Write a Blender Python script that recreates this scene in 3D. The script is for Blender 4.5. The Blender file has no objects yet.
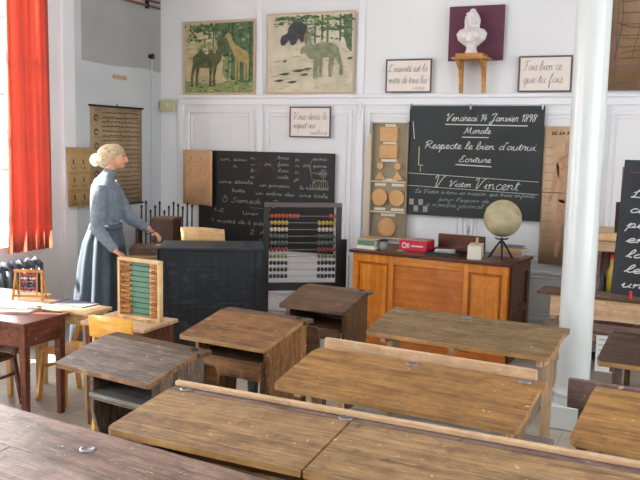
import bpy, bmesh, math, random
from mathutils import Vector, Matrix, Euler
random.seed(7)
SC = bpy.context.scene
COL = SC.collection
PI = math.pi
# ---------------------------------------------------------------- colours / materials
def S(h):
    h = h.lstrip('#')
    r = []
    for i in (0, 2, 4):
        c = int(h[i:i+2], 16)/255
        r.append(c/12.92 if c <= .04045 else ((c+.055)/1.055)**2.4)
    return (r[0], r[1], r[2], 1)
MATS = {}
def base(name):
    m = bpy.data.materials.new(name); m.use_nodes = True
    nt = m.node_tree; b = nt.nodes['Principled BSDF']
    MATS[name] = m
    return m, nt, b
def N(nt, t, **k):
    n = nt.nodes.new(t)
    for a, v in k.items(): setattr(n, a, v)
    return n
def plain(name, col, rough=.6, noise=.12, scale=6, metal=0, bump=0, spec=.4):
    m, nt, b = base(name)
    tc = N(nt, 'ShaderNodeTexCoord'); no = N(nt, 'ShaderNodeTexNoise')
    no.inputs['Scale'].default_value = scale; no.inputs['Detail'].default_value = 5
    nt.links.new(tc.outputs['Object'], no.inputs['Vector'])
    rp = N(nt, 'ShaderNodeValToRGB'); c = S(col)
    rp.color_ramp.elements[0].position = .3; rp.color_ramp.elements[1].position = .7
    rp.color_ramp.elements[0].color = tuple(min(1, x*(1-noise)) for x in c[:3])+(1,)
    rp.color_ramp.elements[1].color = tuple(min(1, x*(1+noise)) for x in c[:3])+(1,)
    nt.links.new(no.outputs['Fac'], rp.inputs['Fac']); nt.links.new(rp.outputs['Color'], b.inputs['Base Color'])
    b.inputs['Roughness'].default_value = rough; b.inputs['Metallic'].default_value = metal
    b.inputs['Specular IOR Level'].default_value = spec
    if bump:
        bp = N(nt, 'ShaderNodeBump'); bp.inputs['Strength'].default_value = bump; bp.inputs['Distance'].default_value = .01
        nt.links.new(no.outputs['Fac'], bp.inputs['Height']); nt.links.new(bp.outputs['Normal'], b.inputs['Normal'])
    return m
def wood(name, dark, light, axis='X', rough=.5, worn=None, wear=.0, stain=.35, grain=1.0, spec=.4):
    """long grain along one object axis, blotchy stains and pale scratches"""
    m, nt, b = base(name)
    L = nt.links.new
    tc = N(nt, 'ShaderNodeTexCoord'); mp = N(nt, 'ShaderNodeMapping')
    s = [22*grain]*3; s['XYZ'.index(axis)] = 1.3*grain
    mp.inputs['Scale'].default_value = s
    L(tc.outputs['Object'], mp.inputs['Vector'])
    n1 = N(nt, 'ShaderNodeTexNoise'); n1.inputs['Scale'].default_value = 1.6; n1.inputs['Detail'].default_value = 8; n1.inputs['Distortion'].default_value = .6
    L(mp.outputs['Vector'], n1.inputs['Vector'])
    rp = N(nt, 'ShaderNodeValToRGB'); rp.color_ramp.elements[0].position = .41; rp.color_ramp.elements[1].position = .60
    rp.color_ramp.elements[0].color = S(dark); rp.color_ramp.elements[1].color = S(light)
    mpf = N(nt, 'ShaderNodeMapping'); sf = [95*grain]*3; sf['XYZ'.index(axis)] = 5*grain; mpf.inputs['Scale'].default_value = sf
    L(tc.outputs['Object'], mpf.inputs['Vector'])
    nf = N(nt, 'ShaderNodeTexNoise'); nf.inputs['Scale'].default_value = 1.5; nf.inputs['Detail'].default_value = 4
    L(mpf.outputs['Vector'], nf.inputs['Vector'])
    nb = N(nt, 'ShaderNodeTexNoise'); nb.inputs['Scale'].default_value = 9; nb.inputs['Detail'].default_value = 9; nb.inputs['Roughness'].default_value = .7
    L(tc.outputs['Object'], nb.inputs['Vector'])
    a1 = N(nt, 'ShaderNodeMath', operation='MULTIPLY_ADD'); a1.inputs[1].default_value = .40; L(n1.outputs['Fac'], a1.inputs[0])
    a2 = N(nt, 'ShaderNodeMath', operation='MULTIPLY_ADD'); a2.inputs[1].default_value = .22; L(nf.outputs['Fac'], a2.inputs[0])
    a3 = N(nt, 'ShaderNodeMath', operation='MULTIPLY'); a3.inputs[1].default_value = .38; L(nb.outputs['Fac'], a3.inputs[0])
    L(a3.outputs[0], a2.inputs[2]); L(a2.outputs[0], a1.inputs[2])
    L(a1.outputs[0], rp.inputs['Fac'])
    n2 = N(nt, 'ShaderNodeTexNoise'); n2.inputs['Scale'].default_value = 4.5; n2.inputs['Detail'].default_value = 6; n2.inputs['Distortion'].default_value = .8
    L(tc.outputs['Object'], n2.inputs['Vector'])
    mr = N(nt, 'ShaderNodeMapRange'); mr.inputs['From Min'].default_value = .5; mr.inputs['From Max'].default_value = .72; mr.inputs['To Max'].default_value = stain
    L(n2.outputs['Fac'], mr.inputs['Value'])
    mx = N(nt, 'ShaderNodeMix', data_type='RGBA', blend_type='MIX')
    L(mr.outputs['Result'], mx.inputs['Factor']); L(rp.outputs['Color'], mx.inputs['A'])
    d = S(dark); mx.inputs['B'].default_value = (d[0]*.5, d[1]*.5, d[2]*.5, 1)
    out = mx.outputs['Result']
    if wear:
        mp3 = N(nt, 'ShaderNodeMapping'); mp3.inputs['Rotation'].default_value = (0, 0, .7); mp3.inputs['Scale'].default_value = (7, 55, 12)
        L(tc.outputs['Object'], mp3.inputs['Vector'])
        n3 = N(nt, 'ShaderNodeTexNoise'); n3.inputs['Scale'].default_value = 1.7; n3.inputs['Detail'].default_value = 7
        L(mp3.outputs['Vector'], n3.inputs['Vector'])
        m3 = N(nt, 'ShaderNodeMapRange'); m3.inputs['From Min'].default_value = .55; m3.inputs['From Max'].default_value = .66; m3.inputs['To Max'].default_value = wear
        L(n3.outputs['Fac'], m3.inputs['Value'])
        x2 = N(nt, 'ShaderNodeMix', data_type='RGBA', blend_type='MIX')
        L(m3.outputs['Result'], x2.inputs['Factor']); L(out, x2.inputs['A']); x2.inputs['B'].default_value = S(worn or '#b3a184')
        out = x2.outputs['Result']
    if wear and 'black' not in name:   # pale specks and dark knots of old school wood
        ns = N(nt, 'ShaderNodeTexNoise'); ns.inputs['Scale'].default_value = 38; ns.inputs['Detail'].default_value = 2
        L(tc.outputs['Object'], ns.inputs['Vector'])
        k1 = N(nt, 'ShaderNodeMapRange'); k1.inputs['From Min'].default_value = .70; k1.inputs['From Max'].default_value = .76; k1.inputs['To Max'].default_value = .7
        L(ns.outputs['Fac'], k1.inputs['Value'])
        x3 = N(nt, 'ShaderNodeMix', data_type='RGBA', blend_type='MIX'); L(k1.outputs['Result'], x3.inputs['Factor']); L(out, x3.inputs['A']); x3.inputs['B'].default_value = S('#cdbfa6')
        nk = N(nt, 'ShaderNodeTexNoise'); nk.inputs['Scale'].default_value = 13; nk.inputs['Detail'].default_value = 5; nk.inputs['Roughness'].default_value = .65
        L(tc.outputs['Object'], nk.inputs['Vector'])
        k2 = N(nt, 'ShaderNodeMapRange'); k2.inputs['From Min'].default_value = .40; k2.inputs['From Max'].default_value = .30; k2.inputs['To Max'].default_value = .65
        L(nk.outputs['Fac'], k2.inputs['Value'])
        x4 = N(nt, 'ShaderNodeMix', data_type='RGBA', blend_type='MIX'); L(k2.outputs['Result'], x4.inputs['Factor']); L(x3.outputs['Result'], x4.inputs['A']); x4.inputs['B'].default_value = (d[0]*.6, d[1]*.6, d[2]*.6, 1)
        out = x4.outputs['Result']
    L(out, b.inputs['Base Color'])
    b.inputs['Roughness'].default_value = rough; b.inputs['Specular IOR Level'].default_value = spec
    bp = N(nt, 'ShaderNodeBump'); bp.inputs['Strength'].default_value = .25; bp.inputs['Distance'].default_value = .004
    L(n1.outputs['Fac'], bp.inputs['Height']); L(bp.outputs['Normal'], b.inputs['Normal'])
    return m
M = {}
M['wall'] = plain('white_wall_paint', '#d8dadc', .55, .025, 2)
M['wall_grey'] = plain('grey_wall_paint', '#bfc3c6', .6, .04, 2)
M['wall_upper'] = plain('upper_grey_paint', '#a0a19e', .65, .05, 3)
M['trim'] = plain('gloss_white_paint', '#dcdde0', .38, .03, 3)
M['ceil'] = plain('ceiling_paint', '#d8d8d8', .8, .02, 2)
M['column'] = plain('column_gloss_paint', '#c2c7c6', .25, .02, 3, spec=.6)
# floor: small mottled tiles
m, nt, b = base('pale_floor_tiles'); L = nt.links.new
tc = N(nt, 'ShaderNodeTexCoord'); br = N(nt, 'ShaderNodeTexBrick'); br.offset = 0
br.inputs['Scale'].default_value = 1; br.inputs['Brick Width'].default_value = .2; br.inputs['Row Height'].default_value = .2; br.inputs['Mortar Size'].default_value = .004
br.inputs['Color1'].default_value = S('#bdb3a3'); br.inputs['Color2'].default_value = S('#b3a999'); br.inputs['Mortar'].default_value = S('#9d9488')
no = N(nt, 'ShaderNodeTexNoise'); no.inputs['Scale'].default_value = 60; no.inputs['Detail'].default_value = 4
L(tc.outputs['Object'], br.inputs['Vector']); L(tc.outputs['Object'], no.inputs['Vector'])
mx = N(nt, 'ShaderNodeMix', data_type='RGBA', blend_type='MULTIPLY'); mx.inputs['Factor'].default_value = .35
L(br.outputs['Color'], mx.inputs['A']); L(no.outputs['Color'], mx.inputs['B']); L(mx.outputs['Result'], b.inputs['Base Color'])
b.inputs['Roughness'].default_value = .45
M['floor'] = m
for ax in 'XZ':
    M['oldoak'+ax] = wood('worn_oak_'+ax, '#674d33', '#a07f58', ax, .5, '#b89c76', .35, .5)
    M['grey'+ax] = wood('greyed_oak_'+ax, '#3e3128', '#6e5c4d', ax, .55, '#95877a', .4, .5)
    M['brown'+ax] = wood('red_brown_oak_'+ax, '#4f321c', '#8c6036', ax, .42, '#ae8e66', .4, .45)
    M['honey'+ax] = wood('honey_oak_'+ax, '#6d4826', '#a1763f', ax, .42, '#b39060', .3, .4)
    M['olive'+ax] = wood('olive_oak_'+ax, '#57432a', '#866b45', ax, .5, '#9c855e', .35, .45)
    M['darkoak'+ax] = wood('dark_oak_'+ax, '#3f2a1c', '#65482f', ax, .4, '#7d654a', .2, .4)
    M['choc'+ax] = wood('chocolate_oak_'+ax, '#2c1c14', '#4b3425', ax, .35, '#66503c', .2, .4)
    M['pale'+ax] = wood('pale_pine_'+ax, '#a88766', '#cbab88', ax, .5, '#dcc3a5', .2, .15)
    M['purple'+ax] = wood('violet_brown_wood_'+ax, '#54403c', '#7d6660', ax, .5, '#a08a86', .35, .3)
    M['orange'+ax] = wood('orange_varnish_'+ax, '#bb6a1e', '#d58c36', ax, .25, None, 0, .2, .8, .6)
    M['orangedk'+ax] = wood('deep_orange_varnish_'+ax, '#a85a1a', '#c4762a', ax, .22, None, 0, .25, .8, .6)
    M['mahog'+ax] = wood('dark_red_mahogany_'+ax, '#3d1c10', '#63311d', ax, .28, None, 0, .3)
    M['tablered'+ax] = wood('red_brown_table_'+ax, '#4a2618', '#774331', ax, .35, '#a0766a', .2, .3)
    M['pine'+ax] = wood('yellow_pine_'+ax, '#b58f5f', '#d9b98a', ax, .45, None, 0, .12)
    M['beech'+ax] = wood('glossy_beech_'+ax, '#c98a2e', '#e3ab4d', ax, .2, None, 0, .1, 1, .6)
M['benchtop'] = wood('blue_grey_bench', '#5c5a57', '#7f7d79', 'X', .38, '#96948f', .3, .3)
M['edge'] = wood('worn_pale_edge', '#7d5c36', '#b08a55', 'X', .5, None, 0, .5)
M['near'+'X'] = wood('scratched_violet_brown', '#5b463b', '#94786a', 'X', .45, '#ab9788', .4, .7)
M['near'+'Z'] = M['nearX']
M['black'] = wood('black_paint', '#171a1f', '#242a31', 'Z', .35, '#3c4852', .35, .3)
M['blackedge'] = plain('black_edge', '#1b1c1f', .35, .2)
M['slate'] = plain('chalkboard_green_black', '#282d2e', .6, .18, 3)
M['slate2'] = plain('chalkboard_black', '#1b1a1a', .55, .2, 3)
M['slateblue'] = plain('chalkboard_blue_black', '#22262c', .6, .15, 3)
M['slatetab'] = plain('grey_slate', '#5a5f6b', .5, .1)
M['chalk'] = plain('chalk', '#c9cbc7', .9, .1, 60)
M['chalkfaint'] = plain('chalk_faint', '#8d908d', .9, .2, 60)
M['chalky'] = plain('chalk_yellow', '#b5b77a', .9, .1, 60)
M['chalkred'] = plain('chalk_red', '#6e4440', .9, .1, 60)
M['ink'] = plain('grey_ink', '#8f8782', .8, .1)
M['inkdk'] = plain('dark_print', '#4b3a2c', .8, .1)
M['paper'] = plain('cream_paper', '#dcd3cb', .8, .03, 8)
M['framegrey'] = plain('grey_violet_frame', '#5f5057', .5, .1)
M['maroon'] = plain('maroon_cloth', '#63394a', .8, .08, 12)
M['plaster'] = plain('white_plaster', '#d9d3d2', .5, .04, 12, bump=.15)
M['console'] = wood('golden_console', '#99652a', '#c58e45', 'X', .4, None, 0, .2)
M['metal'] = plain('dull_metal', '#8f8f92', .35, .1, 20, .9)
M['darkmetal'] = plain('dark_metal', '#2b2a2b', .45, .2, 20, .5)
M['iron'] = plain('radiator_paint', '#4d525a', .4, .1, 8)
M['white'] = plain('white_matt', '#dededb', .6, .03)
M['red'] = plain('red_card', '#c2203a', .45, .06)
M['green'] = plain('green_plastic', '#5f9b55', .4, .1)
M['greenbox'] = plain('green_print', '#5f7d68', .6, .25, 60)
M['tan'] = plain('tan_card', '#b39468', .7, .08)
M['cream'] = plain('cream_card', '#d8d2c0', .6, .04)
M['bookblue'] = plain('grey_blue_cloth', '#6d7681', .7, .1)
M['bookpink'] = plain('pinkish_cloth', '#a98f80', .7, .1)
M['skin'] = plain('skin', '#c99476', .5, .05, 10)
M['blouse'] = plain('blue_grey_cotton', '#717a85', .85, .2, 30)
M['skirt'] = plain('slate_blue_wool', '#4d5761', .9, .1, 8)
M['scarf'] = plain('patterned_headscarf', '#b3a082', .85, .3, 40)
M['bun'] = plain('pale_bun_cloth', '#e6dcc6', .85, .05, 30)
M['eye'] = plain('eye_dark', '#2a201c', .3, .1)
M['lip'] = plain('lips', '#a45a4e', .5, .05)
M['orangepaint'] = plain('orange_card', '#c79a66', .6, .1, 12)
M['boxback'] = plain('drab_backing', '#8f8570', .7, .1)
M['creamwood'] = plain('cream_painted_wood', '#cfc3ab', .6, .05)
M['switch'] = plain('yellowed_plastic', '#bdb88f', .45, .06)
M['pipe'] = plain('reddish_pipe', '#7b4a44', .5, .15)
def bead(name, col): M[name] = plain(name, col, .3, .08, 20, spec=.6)
for nme, c in (('bead_rust', '#94603a'), ('bead_red', '#a8452f'), ('bead_yellow', '#a8902c'), ('bead_pale', '#b79f90'), ('bead_grey', '#4d5650'), ('bead_dkred', '#7c2c2c'),
               ('bead_olive', '#6d6a44'), ('bead_black', '#26282a'), ('bead_orange', '#b5793f'), ('bead_crimson', '#9c3145')): bead(nme, c)
def old_paper(name, c1, c2, spots=.5, sc=5):
    m, nt, b = base(name); L = nt.links.new
    tc = N(nt, 'ShaderNodeTexCoord'); no = N(nt, 'ShaderNodeTexNoise'); no.inputs['Scale'].default_value = sc; no.inputs['Detail'].default_value = 8
    L(tc.outputs['Object'], no.inputs['Vector']); rp = N(nt, 'ShaderNodeValToRGB')
    rp.color_ramp.elements[0].position = .35; rp.color_ramp.elements[1].position = .65
    rp.color_ramp.elements[0].color = S(c1); rp.color_ramp.elements[1].color = S(c2)
    L(no.outputs['Fac'], rp.inputs['Fac']); L(rp.outputs['Color'], b.inputs['Base Color']); b.inputs['Roughness'].default_value = .6
    return m
M['chartbrown'] = old_paper('aged_brown_paper', '#8f7a5c', '#a89070')
M['charttan'] = old_paper('aged_tan_paper', '#a98a5c', '#bd9c6c')
M['chartpink'] = old_paper('aged_pinkish_paper', '#bd9268', '#cfa47c')
M['bodypaper'] = old_paper('aged_body_chart_paper', '#b09272', '#c5a88a')
M['mappaper'] = old_paper('aged_dark_map_paper', '#6f5a40', '#927154', sc=3)
M['posteredge'] = old_paper('poster_border', '#b39b82', '#c2a98e')
M['sand'] = old_paper('poster_sand', '#a89a72', '#bfae86', sc=9)
M['snow'] = old_paper('poster_snow', '#b5ad95', '#cdc4ac', sc=7)
M['leafdk'] = old_paper('poster_green', '#3a5234', '#5c7450', sc=26)
M['leaflt'] = old_paper('poster_light_green', '#6d7f46', '#8f9a62', sc=26)
M['leafdk2'] = old_paper('poster_deep_green', '#26392a', '#3f5638', sc=26)
M['snow2'] = old_paper('poster_grey_snow', '#a29c84', '#bdb59b', sc=20)
M['camel'] = old_paper('poster_olive_brown', '#3f4528', '#5d5f3c', sc=20)
M['giraffe'] = old_paper('poster_ochre', '#8f8246', '#a8955a', sc=20)
M['bear'] = old_paper('poster_black', '#24282a', '#3a3e3e', sc=20)
M['deer'] = old_paper('poster_grey_green', '#676f52', '#868a6a', sc=20)
M['musc'] = old_paper('poster_muscle', '#a07a5c', '#b8906f', sc=30)
M['olive_tint'] = old_paper('globe_land_print', '#a08c6a', '#b59c78', sc=12)
M['globe'] = old_paper('aged_globe_print', '#9a9472', '#c2b894', sc=7)
# curtain: translucent red-orange cloth
m, nt, b = base('red_orange_curtain'); L = nt.links.new
b.inputs['Base Color'].default_value = S('#b8695a'); b.inputs['Roughness'].default_value = .9
tr = N(nt, 'ShaderNodeBsdfTranslucent'); tr.inputs['Color'].default_value = S('#d2745c'); ms = N(nt, 'ShaderNodeMixShader'); ms.inputs[0].default_value = .45
L(b.outputs[0], ms.inputs[1]); L(tr.outputs[0], ms.inputs[2]); L(ms.outputs[0], nt.nodes['Material Output'].inputs['Surface'])
M['curtain'] = m
# window glass
m, nt, b = base('window_glass'); L = nt.links.new
tr = N(nt, 'ShaderNodeBsdfTransparent'); gl = N(nt, 'ShaderNodeBsdfGlossy'); gl.inputs['Roughness'].default_value = .03
ms = N(nt, 'ShaderNodeMixShader'); ms.inputs[0].default_value = .06
L(tr.outputs[0], ms.inputs[1]); L(gl.outputs[0], ms.inputs[2]); L(ms.outputs[0], nt.nodes['Material Output'].inputs['Surface'])
M['glass'] = m
m, nt, b = base('jar_glass'); b.inputs['Base Color'].default_value = S('#a9b3ad'); b.inputs['Transmission Weight'].default_value = .6; b.inputs['Roughness'].default_value = .1
M['jar'] = m
M['greenboard'] = plain('green_abacus_back', '#5f8a74', .5, .08)

# ---------------------------------------------------------------- mesh builder
class MB:
    def __init__(s): s.v = []; s.f = []; s.mi = []; s.cur = 0
    def add(s, vs, fs, T=None):
        o = len(s.v)
        for p in vs:
            p = Vector(p); s.v.append(tuple(T @ p if T else p))
        for f in fs: s.f.append([o+i for i in f]); s.mi.append(s.cur)
        return s
    def box(s, x0, x1, y0, y1, z0, z1, T=None):
        vs = [(x, y, z) for z in (z0, z1) for y in (y0, y1) for x in (x0, x1)]
        return s.add(vs, [(0, 2, 3, 1), (4, 5, 7, 6), (0, 1, 5, 4), (2, 6, 7, 3), (0, 4, 6, 2), (1, 3, 7, 5)], T)
    def bar(s, a, b, w, d=None, up=(0, 0, 1)):
        a, b = Vector(a), Vector(b); d = d or w; z = (b-a).normalized(); u = Vector(up)
        if abs(z.dot(u)) > .98: u = Vector((1, 0, 0))
        x = u.cross(z).normalized(); y = z.cross(x)
        vs = [p+x*(i*w/2)+y*(j*d/2) for p in (a, b) for j in (-1, 1) for i in (-1, 1)]
        return s.add(vs, [(0, 2, 3, 1), (4, 5, 7, 6), (0, 1, 5, 4), (2, 6, 7, 3), (0, 4, 6, 2), (1, 3, 7, 5)])
    def prism(s, poly, a0, a1, plane='YZ', T=None):
        n = len(poly)
        def P(p, a):
            if plane == 'YZ': return (a, p[0], p[1])
            if plane == 'XZ': return (p[0], a, p[1])
            return (p[0], p[1], a)
        vs = [P(p, a0) for p in poly]+[P(p, a1) for p in poly]
        fs = [list(range(n))[::-1], list(range(n, 2*n))]+[(i, (i+1) % n, n+(i+1) % n, n+i) for i in range(n)]
        return s.add(vs, fs, T)
    def tube(s, pts, rad, seg=8, ref=(0, 0, 1)):
        """rad: number or list of r or (rx,ry) pairs"""
        pts = [Vector(p) for p in pts]; n = len(pts)
        if not isinstance(rad, list): rad = [rad]*n
        vs = []; fs = []; px = None
        for i, p in enumerate(pts):
            t = (pts[min(i+1, n-1)]-pts[max(i-1, 0)]).normalized()
            if px is None:
                r = Vector(ref)
                if abs(t.dot(r)) > .95: r = Vector((1, 0, 0))
                x = (r-t*r.dot(t)).normalized()
            else: x = (px-t*px.dot(t)).normalized()
            px = x; y = t.cross(x); r = rad[i]
            rx, ry = r if isinstance(r, tuple) else (r, r)
            for k in range(seg):
                a = 2*PI*k/seg; vs.append(p+x*(rx*math.cos(a))+y*(ry*math.sin(a)))
        for i in range(n-1):
            for k in range(seg):
                a = i*seg+k; b2 = i*seg+(k+1) % seg
                fs.append((a, b2, b2+seg, a+seg))
        fs.append(list(range(seg))[::-1]); fs.append([(n-1)*seg+k for k in range(seg)])
        return s.add(vs, fs)
    def ball(s, c, r, seg=12, rings=8):
        rx, ry, rz = r if isinstance(r, tuple) else (r, r, r)
        vs = [(c[0], c[1], c[2]-rz)]; fs = []
        for i in range(1, rings):
            a = -PI/2+PI*i/rings
            for k in range(seg):
                t = 2*PI*k/seg; vs.append((c[0]+rx*math.cos(a)*math.cos(t), c[1]+ry*math.cos(a)*math.sin(t), c[2]+rz*math.sin(a)))
        vs.append((c[0], c[1], c[2]+rz)); e = len(vs)-1
        for k in range(seg): fs.append((0, 1+(k+1) % seg, 1+k)); fs.append((e, e-seg+k, e-seg+(k+1) % seg))
        for i in range(rings-2):
            for k in range(seg):
                a = 1+i*seg+k; b2 = 1+i*seg+(k+1) % seg; fs.append((a, b2, b2+seg, a+seg))
        return s.add(vs, fs)
    def lathe(s, prof, c=(0, 0, 0), seg=24, sx=1, sy=1):
        """prof: (r,z) bottom to top"""
        vs = []; fs = []
        for r, z in prof:
            for k in range(seg):
                t = 2*PI*k/seg; vs.append((c[0]+r*sx*math.cos(t), c[1]+r*sy*math.sin(t), c[2]+z))
        for i in range(len(prof)-1):
            for k in range(seg):
                a = i*seg+k; b2 = i*seg+(k+1) % seg; fs.append((a, b2, b2+seg, a+seg))
        fs.append(list(range(seg))[::-1]); fs.append([(len(prof)-1)*seg+k for k in range(seg)])
        return s.add(vs, fs)
    def build(s, name, mats, parent=None, bevel=0, smooth=False, loc=None, rz=0, remesh=0, segs=1):
        me = bpy.data.meshes.new(name)
        me.from_pydata([tuple(v) for v in s.v], [], s.f)
        if not isinstance(mats, list): mats = [mats]
        for m in mats: me.materials.append(M[m])
        for p, i in zip(me.polygons, s.mi): p.material_index = i; p.use_smooth = smooth
        bm = bmesh.new(); bm.from_mesh(me)
        if len(mats) == 1: bmesh.ops.recalc_face_normals(bm, faces=bm.faces)
        big = [f for f in bm.faces if len(f.verts) > 8]
        if big: bmesh.ops.triangulate(bm, faces=big)
        bm.to_mesh(me); bm.free(); me.update()
        o = bpy.data.objects.new(name, me); COL.objects.link(o)
        if parent is not None: o.parent = parent
        if loc is not None: o.location = loc
        if rz: o.rotation_euler = (0, 0, rz)
        if bevel:
            md = o.modifiers.new('bevel', 'BEVEL'); md.width = bevel; md.segments = segs; md.limit_method = 'ANGLE'
        if remesh:
            md = o.modifiers.new('skin', 'REMESH'); md.mode = 'VOXEL'; md.voxel_size = remesh; md.use_smooth_shade = True
            md = o.modifiers.new('smooth', 'SMOOTH'); md.iterations = 4; md.factor = .5
        return o
def tag(o, label, cat, group=None, kind=None):
    if label: o['label'] = label
    if cat: o['category'] = cat
    if group: o['group'] = group
    if kind: o['kind'] = kind
    return o
def thing(name, label, cat, loc=(0, 0, 0), rz=0, group=None):
    o = bpy.data.objects.new(name, None); COL.objects.link(o)
    o.empty_display_size = .1; o.location = loc; o.rotation_euler = (0, 0, rz)
    return tag(o, label, cat, group)
def struct(name, mb, mat, bevel=0, smooth=False, parent=None):
    o = mb.build(name, mat, parent, bevel, smooth)
    if parent is None: o['kind'] = 'structure'
    return o
def dup(o, parent=None):
    c = o.copy(); COL.objects.link(c)
    if parent is not None: c.parent = parent
    for ch in list(o.children): dup(ch, c)
    return c

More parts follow.
